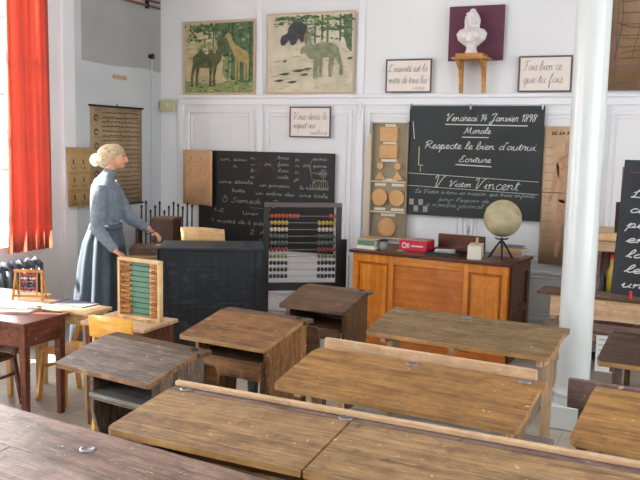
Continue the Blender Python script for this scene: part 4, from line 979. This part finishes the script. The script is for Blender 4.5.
# ================================================================= BLACK PULPIT, ABACUSES, LEFT SIDE
CA = math.atan2(5.26-4.89, -2.85+3.50)
t = thing('lectern_cabinet', 'large black painted wooden lectern cabinet in front of the woman', 'lectern', (-3.50, 4.89, 0), CA)
W = .75
MB().box(0, W, 0, .02, 0, .89).build('front_panel', 'blackZ' if 'blackZ' in M else 'black', t)
MB().box(0, .05, -.014, 0, 0, .89).build('corner_post', 'black', t, .004); MB().box(W-.05, W, -.014, 0, 0, .89).build('corner_post', 'black', t, .004)
for z0, z1 in ((.77, .89), (0, .12), (.45, .5)): MB().box(.05, W-.05, -.010, 0, z0, z1).build('panel_rail', 'black', t, .003)
MB().box(-.01, W+.012, -.03, .42, .89, .912).build('top_board', 'black', t, .005)
for x in (0, W-.02): MB().box(x, x+.02, .02, .40, 0, .89).build('side_panel', 'black', t, .002)
MB().prism([(.0, .76), (.0, .90), (.3, .90), (.3, .79)], -.22, -.012, 'YZ').build('side_wing', 'choc'+'Z', t, .003)
MB().box(-.23, -.012, -.06, .0, .835, .85).build('writing_ledge', 'oliveX', t, .003)
MB().box(-.22, -.012, -.02, -.002, .30, .83).build('green_side_board', 'greenboard', t, .002)

# large standing abacus
AA = math.radians(33)
t = thing('standing_abacus', 'large dark counting frame with coloured beads beside the black lectern', 'abacus', (-3.44, 6.38, 0), AA)
W = .70
for x in (0, W-.045): MB().box(x, x+.045, -.02, .02, .02, 1.14).build('frame_post', 'blackedge', t, .004)
MB().box(-.0, W, -.022, .022, 1.115, 1.155).build('top_rail', 'framegrey', t, .004)
MB().box(.045, W-.045, -.02, .02, .36, .43).build('bottom_rail', 'blackedge', t, .004)
for x in (-.05, W-.005):
    MB().box(x, x+.055, -.032, -.021, .1, .83).build('stand_post', 'blackedge', t, .003)
    MB().box(x, x+.055, -.2, .2, 0, .045).build('foot', 'blackedge', t, .004)
    MB().box(x, x+.055, -.032, .02, .04, .11).build('foot_block', 'blackedge', t, .003)
rows = [('bead_red', 8, 2), ('bead_yellow', 5, 5), ('bead_pale', 5, 5), ('bead_grey', 5, 5), ('bead_grey', 5, 5), ('bead_dkred', 5, 5), ('bead_olive', 5, 5), ('bead_black', 5, 5), ('bead_black', 5, 5), ('bead_black', 5, 5)]
protos = {}
def beadrow(t, rows, x0, x1, ztop, dz, R, r2, y=0, wire='metal'):
    for i, (mt, nl, nr) in enumerate(rows):
        z = ztop-i*dz
        MB().tube([(x0, y, z), (x1, y, z)], .0022, 6).build('wire', wire, t)
        key = (mt, R)
        for side, n in ((0, nl), (1, nr)):
            for k in range(n):
                x = x0+R+.004+k*2.05*R if side == 0 else x1-R-.004-k*2.05*R
                if key not in protos:
                    protos[key] = MB().ball((0, 0, 0), (R, r2, r2), 10, 7).build('bead', mt, t, 0, True)
                    protos[key].location = (x, y, z)
                else:
                    b = protos[key].copy(); b.parent = t; b.location = (x, y, z); COL.objects.link(b)
beadrow(t, rows, .045, W-.045, 1.035, .0605, .0165, .021)

# left tables
def table(name, label, loc, rz, W, D, H, wd, leg=.045, aprh=.09, th=.022, legs=((0, 0), (1, 0), (0, 1), (1, 1)), group='small classroom tables', aw=None):
    t = thing(name, label, 'table', loc, rz, group); aw = aw or wd
    MB().box(0, W, 0, D, H-th, H).build('table_top', wd+'X', t, .004)
    i = .02
    mb = MB(); mb.box(i+leg, W-i-leg, i+.01, i+.028, H-th-aprh, H-th); mb.box(i+leg, W-i-leg, D-i-.028, D-i-.01, H-th-aprh, H-th)
    mb.box(i+.01, i+.028, i+leg, D-i-leg, H-th-aprh, H-th); mb.box(W-i-.028, W-i-.01, i+leg, D-i-leg, H-th-aprh, H-th)
    mb.build('apron', aw+'X', t, .002)
    for a, b in legs:
        x = i if a == 0 else W-i-leg; y = i if b == 0 else D-i-leg
        cx, cy = x+leg/2, y+leg/2
        MB().tube([(cx, cy, 0), (cx, cy, H-th)], [leg*.5, leg*.7], 4, (1, 1, 0)).build('leg', aw+'Z', t, .003)
    return t
# dark red-brown table: near corner (-3.41,3.47), right corner (-3.41,3.83)
table('table', 'dark red-brown table with sunlit paper at the far left', (-3.41, 3.46, 0), math.radians(90), .38, .95, .63, 'tablered', .05, .13)
table('table', 'pale pine table holding the grey slate', (-3.30, 3.87, 0), math.radians(90), .235, .62, .63, 'pine', .045, .07)
table('table', 'pale pine table holding the tiny bead frame, beside the radiator', (-3.935, 3.86, 0), math.radians(90), .40, .60, .625, 'pine', .045, .07)
table('table', 'small table with tan top carrying the green-backed abacus', (-3.20, 3.68, 0), math.radians(0), .46, .34, .63, 'pale', .045, .10, aw='tablered')
# things on them
t = thing('writing_slate', 'grey writing slate lying on the pale pine table', 'slate', (-3.70, 3.985, .6305), math.radians(-6))
mb = MB(); mb.box(0, .28, 0, .012, 0, .008); mb.box(0, .28, .138, .15, 0, .008); mb.box(0, .012, .012, .138, 0, .008); mb.box(.268, .28, .012, .138, 0, .008)
mb.build('wooden_frame', 'framegrey', t); MB().box(.012, .268, .012, .138, 0, .005).build('slate_plate', 'slatetab', t)
cover_book('folder', 'pinkish folder lying on the dark table under the paper', (-3.82, 3.60, .6305), .24, .17, .012, 'bookpink', .25, 'folder')
tag(MB().box(0, .27, 0, .19, 0, .002).build('paper_sheet', 'white', None, loc=(-3.93, 3.69, .6435), rz=.12), 'white sheet of paper glaring in sun on the dark table', 'paper')
tag(MB().tube([(0, 0, 0), (.12, .03, 0)], .005, 8).build('pen', 'darkmetal', None, loc=(-3.56, 3.77, .636)), 'dark pen lying on the corner of the dark table', 'pen')
# tiny abacus standing on the pale table
t = thing('small_abacus', 'tiny wooden bead frame with crimson beads near the radiator', 'abacus', (-4.0, 3.98, .6295), math.radians(22))
for x in (0, .185): MB().bar((x+.006-.006 if x == 0 else x+.012, -.03, 0), (x+.012 if x == 0 else x, 0, .185), .013).build('frame_leg', 'console', t, .001); MB().bar((x+.006, .055, 0), (x+.006, .008, .175), .01).build('rear_leg', 'console', t, .001)
MB().box(.0, .197, -.009, .009, .18, .20).build('top_bar', 'console', t, .002)
MB().box(.008, .19, -.028, -.016, .022, .036).build('bottom_bar', 'console', t, .002)
protos.clear()
beadrow(t, [('bead_crimson', 4, 2), ('bead_pale', 3, 3), ('bead_crimson', 3, 2), ('bead_black', 4, 2), ('bead_crimson', 3, 3), ('bead_pale', 4, 2)], .045, .155, .165, .022, .0075, .009, -.008)
for x in (.042, .155): MB().bar((x, -.016, .034), (x, -.004, .185), .006).build('upright', 'console', t)
# green-backed abacus
t = thing('desk_abacus', 'pale wooden abacus with green back board on the small table', 'abacus', (-3.085, 3.90, .6305), math.radians(-5))
W, H_ = .325, .345
for x in (0, W-.018): MB().box(x, x+.018, -.015, .02, .012, H_).build('frame_side', 'pineZ', t, .002)
MB().box(0, W, -.015, .02, H_, H_+.018).build('frame_top', 'pineX', t, .002)
MB().box(0, W, -.015, .02, .0, .02).build('frame_bottom', 'pineX', t, .002)
MB().box(.09, .225, .012, .018, .02, H_).build('back_board', 'greenboard', t)
for x in (.018, .225): MB().box(x, x+.072, .014, .018, .02, H_).build('back_strip', 'pineZ', t)
for x in (.05, .24): MB().box(x, x+.02, -.05, .05, -.0, .012).build('foot', 'pineX', t, .001)
beadrow(t, [('bead_orange', 4, 3), ('bead_rust', 4, 3), ('bead_orange', 4, 3), ('bead_rust', 4, 3), ('bead_orange', 4, 3), ('bead_orange', 4, 3), ('bead_orange', 4, 3), ('bead_rust', 4, 3), ('bead_orange', 4, 3), ('bead_orange', 4, 3)], .018, W-.018, .322, .0315, .0085, .0125, -.002, 'darkmetal')
t.location.z = .6305
# chairs
def chair(label, loc, rz, mat, h=.35, hb=.68, w=.32, d=.30, seatm=None, group='small school chairs', curved=True):
    t = thing('school_chair', label, 'chair', loc, rz, group)
    MB().box(-w/2, w/2, 0, d, h-.018, h).build('seat', (seatm or mat)+'X', t, .006)
    for s in (-1, 1):
        MB().bar((s*(w/2-.02), d-.02, h-.018), (s*(w/2-.0), d+.01, 0), .028, .026).build('leg', mat+'Z', t, .003)
        MB().bar((s*(w/2-.02), -.035, hb-.01), (s*(w/2-.015), .02, h-.01), .026, .022).build('back_post', mat+'Z', t, .003)
        MB().bar((s*(w/2-.015), .02, h-.01), (s*(w/2), -.03, 0), .028, .026).build('leg', mat+'Z', t, .003)
        MB().bar((s*(w/2-.012), .02, h-.12), (s*(w/2-.012), d-.01, h-.12), .018).build('stretcher', mat+'X', t, .002)
    n = 12; vs = []
    for z, yy in ((hb-.13, -.018), (hb, -.035)):
        for off in (0, -.012):
            for i in range(n+1):
                u = i/n*2-1; vs.append((u*w/2*1.02, yy+off-.02*(1-u*u)*(1 if curved else 0)-.004, z-(0 if z < hb else .012*u*u)))
    k = n+1; fs = []
    for i in range(n): fs += [(i, i+1, k+i+1, k+i), (i, 2*k+i, 2*k+i+1, i+1), (k+i, k+i+1, 3*k+i+1, 3*k+i), (2*k+i, 3*k+i, 3*k+i+1, 2*k+i+1)]
    fs += [(0, k, 3*k, 2*k), (n, 2*k+n, 3*k+n, k+n)]
    MB().add(vs, fs).build('backrest', mat+'X', t, .002, True)
    return t
chair('glossy yellow beech chair tucked at the abacus table', (-2.80, 3.50, 0), math.radians(4), 'beech', .33, .75, .27, .17)
chair('yellow beech chair pushed under the pale pine table', (-3.58, 4.20, 0), math.radians(172), 'beech', .34, .53, .25)
chair('dark brown wooden chair under the red-brown table', (-3.93, 3.785, 0), math.radians(180), 'tablered', .33, .45, .28, .27)
chair('tan wooden chair behind the black lectern, only its back showing', (-3.83, 6.02, 0), math.radians(3), 'pine', .42, .945, .42, .36)

# rods behind the woman
t = thing('rod_rack', 'rack of thin dark rods standing in the corner behind the woman', 'rack', (-4.95, 6.55, 0), math.radians(12))
MB().box(0, .62, -.05, .05, .80, .83).build('rack_rail', 'darkoakX', t, .003); MB().box(0, .62, -.05, .05, 0, .05).build('rack_base', 'darkoakX', t, .003)
for x in (0, .59): MB().box(x, x+.03, -.05, .05, .05, .80).build('rack_post', 'darkoakZ', t, .003)
for k in range(12):
    x = .035+k*.048; hh = 1.02+.05*math.sin(k*2.1)+(.07 if k in (8, 11) else 0)
    b = MB().tube([(x, 0, .05), (x+.01, .0, hh)], .008, 6); b.ball((x+.01, 0, hh+.01), (.012, .012, .02), 8, 6); b.build('rod', 'darkmetal', t)
t = thing('wooden_crate', 'small brown wooden box behind the lectern near the rod rack', 'box', (-4.33, 5.95, 0), .2)
MB().box(0, .18, 0, .2, .0, .78).build('pedestal', 'darkoakZ', t, .004); MB().box(-.01, .19, -.01, .21, .78, .98).build('box_body', 'chocX', t, .005)
MB().box(-.02, .2, -.02, .22, .98, 1.0).build('box_lid', 'darkoakX', t, .004)

# ================================================================= RIGHT SIDE
# small blackboard leaning on the far desk
t = thing('blackboard', 'blue-black writing board with large white cursive words at the right edge', 'blackboard', (-.425, 5.46, .775), math.radians(-14))
t.rotation_euler = (math.radians(-8), 0, math.radians(-14))
MB().box(0, .72, 0, .015, 0, .86).build('slate_panel', 'slateblue', t, .003)
m = MB(); P = lambda u, v: (u, -.0015, v)
for tx, u, v, wd in (('Le corbeau', .05, .62, .5), ('ce n\'est', .05, .525, .4), ('pèse un', .045, .43, .42), ('en trois', .05, .335, .5), ('la fable', .06, .24, .48), ('le corp', .06, .145, .45), ('un peu', .05, .05, .4)):
    write(m, tx, u+.01, v, .026, .0065, P, wd*.9)
m.build('chalk_lettering', 'chalk', t)
r = MB(); scribble(r, .05, .4, .78, .012, .008, P); r.build('reddish_chalk_line', 'chalkred', t)
MB().box(.2, .5, .12, .135, 0, .7).build('rear_strut', 'darkoakZ', t)
MB().bar((.35, .015, .66), (.35, .13, .66), .02).build('hinge_bar', 'darkmetal', t)
t = thing('brown_panel', 'brown board peeking out behind the upper left of the right blackboard', 'board', (-.445, 6.1, 1.15))
MB().box(0, .3, 0, .015, .19, .42).build('upper_board', 'purpleZ', t, .002); MB().box(-.03, .3, .02, .035, -.05, .17).build('lower_board', 'chocZ', t, .002)
MB().box(.1, .14, .005, .035, -1.15, .3).build('easel_post', 'darkoakZ', t, .002)
# pale cabinet top behind, with coloured bottles in it
t = thing('open_cabinet', 'pale wooden cabinet against the wall behind the right blackboard', 'cabinet', (-.72, 6.62, 0))
W = 1.3
MB().box(-.02, W, -.02, .52, .98, 1.05).build('cabinet_top', 'pineX', t, .01)
MB().box(0, W, 0, .03, .90, .98).build('cornice', 'paleX', t, .004)
for x in (0, W-.025): MB().box(x, x+.025, 0, .5, 0, .9).build('side_panel', 'purpleZ', t, .002)
MB().box(.025, W-.025, .48, .5, 0, .9).build('back_panel', 'purpleZ', t)
for z in (.1, .52): MB().box(.025, W-.025, .0, .48, z, z+.02).build('shelf', 'paleX', t, .002)
MB().box(0, .12, -.005, .02, .1, .9).build('door_frame', 'purpleZ', t, .002)
def bottle(label, loc, h, r, m1, m2):
    t = thing('bottle', label, 'bottle', loc, 0, 'bottles in the pale cabinet')
    MB().lathe([(r, 0), (r, h*.6), (r*.4, h*.75), (r*.4, h*.9)], seg=16).build('bottle_body', m1, t, 0, True)
    MB().lathe([(r*.45, h*.9), (r*.45, h)], seg=12).build('bottle_cap', m2, t)
bottle('yellow bottle with red cap standing in the pale cabinet', (-.52, 6.68, .542), .33, .035, 'bead_yellow', 'red')
bottle('blue-grey bottle with red cap standing in the pale cabinet', (-.59, 6.72, .542), .24, .03, 'bookblue', 'red')
bottle('red bottle with white cap standing in the pale cabinet', (-.45, 6.72, .542), .22, .032, 'red', 'white')
# dark block on the far desk
t = thing('wooden_block', 'dark grey-brown block standing on the far desk ledge beside the column', 'block', (-.735, 5.50, .7555), math.radians(-3))
MB().box(0, .12, 0, .08, 0, .075).build('block_body', 'purpleX', t, .003)
MB().box(-.004, .124, -.004, .084, .075, .083).build('block_lid', 'purpleX', t, .002)
tag(MB().tube([(0, 0, 0), (0, 0, .05)], [.012, .008], 10).build('chalk_stub', 'red', None, loc=(-.30, 5.43, .7555)), 'red chalk stub on the far desk under the right blackboard', 'chalk')
# hanging white printed sheet
t = thing('printed_sheet', 'white printed sheet hanging behind the nearly black desk', 'paper', (-.465, 5.18, .33), math.radians(-3))
MB().box(0, .14, 0, .002, 0, .225).build('sheet', 'white', t)
m = MB(); 
for r_ in range(6): line(m, (.015, .2-r_*.033), (.11, .2-r_*.033), .005, lambda u, v: (u, -.001, v))
m.build('print', 'ink', t)

# ================================================================= THE WOMAN
A = math.atan2(.415, .91)
t = thing('person', 'woman in blue-grey blouse and long skirt with headscarf and bun, standing in profile', 'person', (-4.13+.045*.91, 5.0+.045*.415, 0), A)
mb = MB()
# torso, neck (x forward, +y away from the camera)
X = (1, 0, 0)
mb.tube([(.0, 0, .84), (.0, 0, .93), (.0, 0, 1.03), (.005, 0, 1.12), (.01, 0, 1.22), (.0, 0, 1.30), (.0, 0, 1.355), (.02, 0, 1.395), (.035, 0, 1.44), (.05, 0, 1.50)],
        [(.08, .11), (.08, .11), (.08, .11), (.082, .12), (.092, .14), (.082, .155), (.06, .14), (.048, .065), (.042, .046), (.042, .044)], 20, X)
for s in (-1, 1):
    mb.tube([(-.01, s*.06, .90), (-.01, s*.065, .7), (.0, s*.07, .48), (-.01, s*.07, .28), (-.02, s*.07, .08)], [.065, .065, .052, .05, .035], 12)
    mb.tube([(-.05, s*.08, .035), (.04, s*.08, .045), (.16, s*.085, .025)], [(.032, .035), (.04, .04), (.022, .038)], 12)
mb.ball((.055, 0, 1.555), (.082, .068, .082), 20, 16)               # skull
mb.ball((.105, 0, 1.535), (.050, .052, .07), 16, 12)                # face
mb.ball((.125, 0, 1.485), (.026, .026, .02), 12, 8)                 # chin
mb.tube([(.148, 0, 1.565), (.163, 0, 1.54), (.172, 0, 1.523), (.152, 0, 1.515)], [.007, .009, .011, .008], 10)   # nose
for s in (-1, 1):
    mb.ball((.045, s*.07, 1.54), (.016, .008, .028), 10, 8)         # ears
    mb.ball((.125, s*.03, 1.52), (.02, .018, .02), 10, 8)           # cheeks
    mb.tube([(.15, s*.01, 1.578), (.14, s*.04, 1.578)], .006, 6)    # brow
def arm(sh, el, wr, side):
    mb.tube([sh, tuple((Vector(sh)+Vector(el))/2), el, tuple((Vector(el)+Vector(wr))/2), wr], [.047, .042, .037, .034, .024], 12)
def hand(wr, tip, palm_n, thumb_side, curl=.5, sc=1.0):
    wr, tip, n_ = Vector(wr), Vector(tip), Vector(palm_n).normalized()
    d = (tip-wr).normalized(); sdir = d.cross(n_).normalized()
    mb.tube([wr, wr+d*.035*sc, wr+d*.08*sc], [(.014, .022), (.014, .036), (.012, .038)], 12, tuple(n_))
    for k, (off, ln) in enumerate(((-.030, .058), (-.010, .068), (.010, .064), (.029, .050))):
        b = wr+d*.075*sc+sdir*off*sc; p1 = b+d*ln*.45*sc+n_*.004; p2 = p1+(d*(1-curl*.5)+n_*curl).normalized()*ln*.35*sc; p3 = p2+(d*(1-curl)+n_*curl*1.4).normalized()*ln*.3*sc
        mb.tube([b-d*.02, p1, p2, p3], [.0095, .009, .0082, .0068], 8)
    b = wr+d*.025*sc+sdir*thumb_side*.026*sc
    mb.tube([b, b+(d*.6+sdir*thumb_side*.8).normalized()*.03, b+(d*.9+sdir*thumb_side*.5+n_*.5).normalized()*.055], [.012, .0105, .008], 8)
shN, elN, wrN, tpN = (-.005, -.165, 1.335), (.0, -.25, 1.02), (.15, -.30, .865), (.26, -.32, .80)
shF, elF, wrF, tpF = (-.005, .165, 1.335), (.13, .20, 1.065), (.31, .13, .985), (.41, .10, .925)
arm(shN, elN, wrN, -1); hand(wrN, tpN, (-.35, 0, -.9), 1, .55)
arm(shF, elF, wrF, 1); hand(wrF, tpF, (-.4, -.1, -.9), -1, .8)
mb.build('body', 'skin', t, 0, True, remesh=.0065)
# face details
for s in (-1, 1): MB().ball((.146, s*.026, 1.562), (.007, .009, .006), 10, 8).build('eye', 'eye', t, 0, True)
MB().tube([(.146, -.016, 1.502), (.154, 0, 1.503), (.146, .016, 1.502)], [(.005, .004), (.007, .006), (.005, .004)], 8).build('lips', 'lip', t, 0, True)
# blouse
b = MB()
b.tube([(.0, 0, 1.00), (.0, 0, 1.06), (.005, 0, 1.13), (.012, 0, 1.22), (-.005, 0, 1.30), (-.005, 0, 1.36), (.015, 0, 1.40), (.03, 0, 1.435), (.036, 0, 1.45)],
       [(.10, .135), (.10, .138), (.103, .145), (.112, .165), (.102, .175), (.078, .155), (.056, .08), (.050, .055), (.050, .053)], 24, X)
def sleeve(sh, el, wr):
    s_, e_, w_ = Vector(sh), Vector(el), Vector(wr); w2 = w_+(e_-w_)*.06
    b.tube([s_+(s_-e_)*.03, s_+(e_-s_)*.25, s_+(e_-s_)*.6, e_, e_+(w2-e_)*.35, e_+(w2-e_)*.75, w2], [.06, .064, .058, .053, .047, .039, .033], 14)
    for k in range(3): 
        c = s_+(e_-s_)*(.35+.2*k); b.tube([c+Vector((.06, .0, .02)), c+Vector((.02, -.055 if sh[1] < 0 else .055, 0)), c+Vector((-.05, 0, -.03))], .012, 6)
    b.tube([w2+(e_-w2)*.03, w2], .037, 12)
sleeve(shN, elN, wrN); sleeve(shF, elF, wrF)
for k in range(5): a_ = -.09+k*.045; b.tube([(.09, a_, 1.30), (.108, a_*1.05, 1.2), (.096, a_, 1.06)], .010, 6)
b.tube([(.036, 0, 1.43), (.042, 0, 1.462)], [(.052, .054), (.047, .05)], 16, X)
b.build('blouse', 'blouse', t, 0, True, remesh=.009)
# skirt with folds
vs = []; n = 72; prof = [(1.03, .108, .138, .0), (.98, .125, .155, .0), (.9, .145, .175, -.01), (.75, .165, .19, -.02), (.55, .18, .205, -.03), (.3, .20, .225, -.04), (.04, .22, .24, -.04)]
for i, (z, rx, ry, cx) in enumerate(prof):
    am = .006+.02*i/6
    for k in range(n):
        a = 2*PI*k/n; q = 1+am/rx*(math.sin(a*11+.4*math.sin(i))+.4*math.sin(a*5+1))
        vs.append((cx-.01+rx*q*math.cos(a), ry*q*math.sin(a), z))
fs = [(i*n+k, i*n+(k+1) % n, (i+1)*n+(k+1) % n, (i+1)*n+k) for i in range(len(prof)-1) for k in range(n)]
fs.append(list(range(n)))
o = MB().add(vs, fs).build('skirt', 'skirt', t, 0, True)
md = o.modifiers.new('thick', 'SOLIDIFY'); md.thickness = .004
MB().tube([(0, 0, 1.0), (0, 0, 1.04)], [(.128, .158), (.124, .152)], 24, X).build('waistband', 'skirt', t, 0, True)
# headscarf and bun
b = MB(); b.ball((.035, 0, 1.570), (.094, .084, .082), 22, 16); b.ball((.0, 0, 1.535), (.07, .076, .07), 18, 14); b.ball((.07, 0, 1.592), (.075, .074, .062), 18, 12)
for k in range(4): b.tube([(.11, -.05, 1.62-.012*k), (.04, -.088+.004*k, 1.60-.016*k), (-.06, -.05, 1.56-.016*k)], .008, 6)
b.build('headscarf', 'scarf', t, 0, True, remesh=.006)
MB().ball((-.075, 0, 1.525), (.040, .05, .048), 18, 14).build('bun', 'bun', t, 0, True)
# pen in her hand (a thing she holds)
fw = Vector((math.cos(A), math.sin(A), 0)); bk = Vector((-math.sin(A), math.cos(A), 0)); W0 = Vector((-4.13+.045*.91, 5.0+.045*.415, 0))
L2 = lambda a, y, z: tuple(W0+fw*a+bk*y+Vector((0, 0, z)))
tag(MB().tube([L2(.30, .02, .955), L2(.44, .06, 1.005)], [.003, .005], 8).build('pen', 'darkmetal'), "thin dark pen held in the woman's far hand above the black lectern", 'pen')

# ================================================================= LIGHT AND CAMERA
wd_ = bpy.data.worlds.new('world'); SC.world = wd_; wd_.use_nodes = True
bg = wd_.node_tree.nodes['Background']; bg.inputs[0].default_value = (.92, .96, 1, 1); bg.inputs[1].default_value = 4
def area(name, loc, rot, sx, sy, e, col=(1, 1, 1)):
    l = bpy.data.lights.new(name, 'AREA'); l.shape = 'RECTANGLE'; l.size = sx; l.size_y = sy; l.energy = e; l.color = col
    o = bpy.data.objects.new(name, l); COL.objects.link(o); o.location = loc; o.rotation_euler = rot; return o
for i, (a, b_, s, tt) in enumerate(LW):
    area('daylight_window', (XL-.35, (a+b_)/2, (s+tt)/2), (0, -PI/2, 0), tt-s, b_-a, 120, (.96, .98, 1))
for i, (a, b_, s, tt) in enumerate(RW):
    area('daylight_window', (XR+.3, (a+b_)/2, (s+tt)/2), (0, PI/2, 0), tt-s, b_-a, 125, (.97, .985, 1))
sun = bpy.data.lights.new('sun', 'SUN'); sun.energy = 42; sun.angle = math.radians(.6); sun.color = (1, .95, .86)
so = bpy.data.objects.new('sun', sun); COL.objects.link(so)
so.rotation_euler = Vector((1, .52, -1.35)).to_track_quat('-Z', 'Y').to_euler()
cam = bpy.data.cameras.new('camera'); co = bpy.data.objects.new('camera', cam); COL.objects.link(co); SC.camera = co
F = 815.
Zc = -Vector((-140, -6760, -F)).normalized(); Xc = -Vector((-1810, 134, -F)).normalized(); Xc = (Xc-Zc*Xc.dot(Zc)).normalized(); Yc = Zc.cross(Xc)
Rm = Matrix((Xc, Yc, Zc)).to_4x4()
co.matrix_world = Matrix.Translation((0, 0, 1.70)) @ Rm
cam.sensor_width = 36; cam.lens = F/640*36; cam.clip_start = .05
SC.view_settings.view_transform = 'Standard'; SC.view_settings.look = 'None'; SC.view_settings.gamma = 1; SC.view_settings.use_curve_mapping = False
SC.view_settings.exposure = 0.0
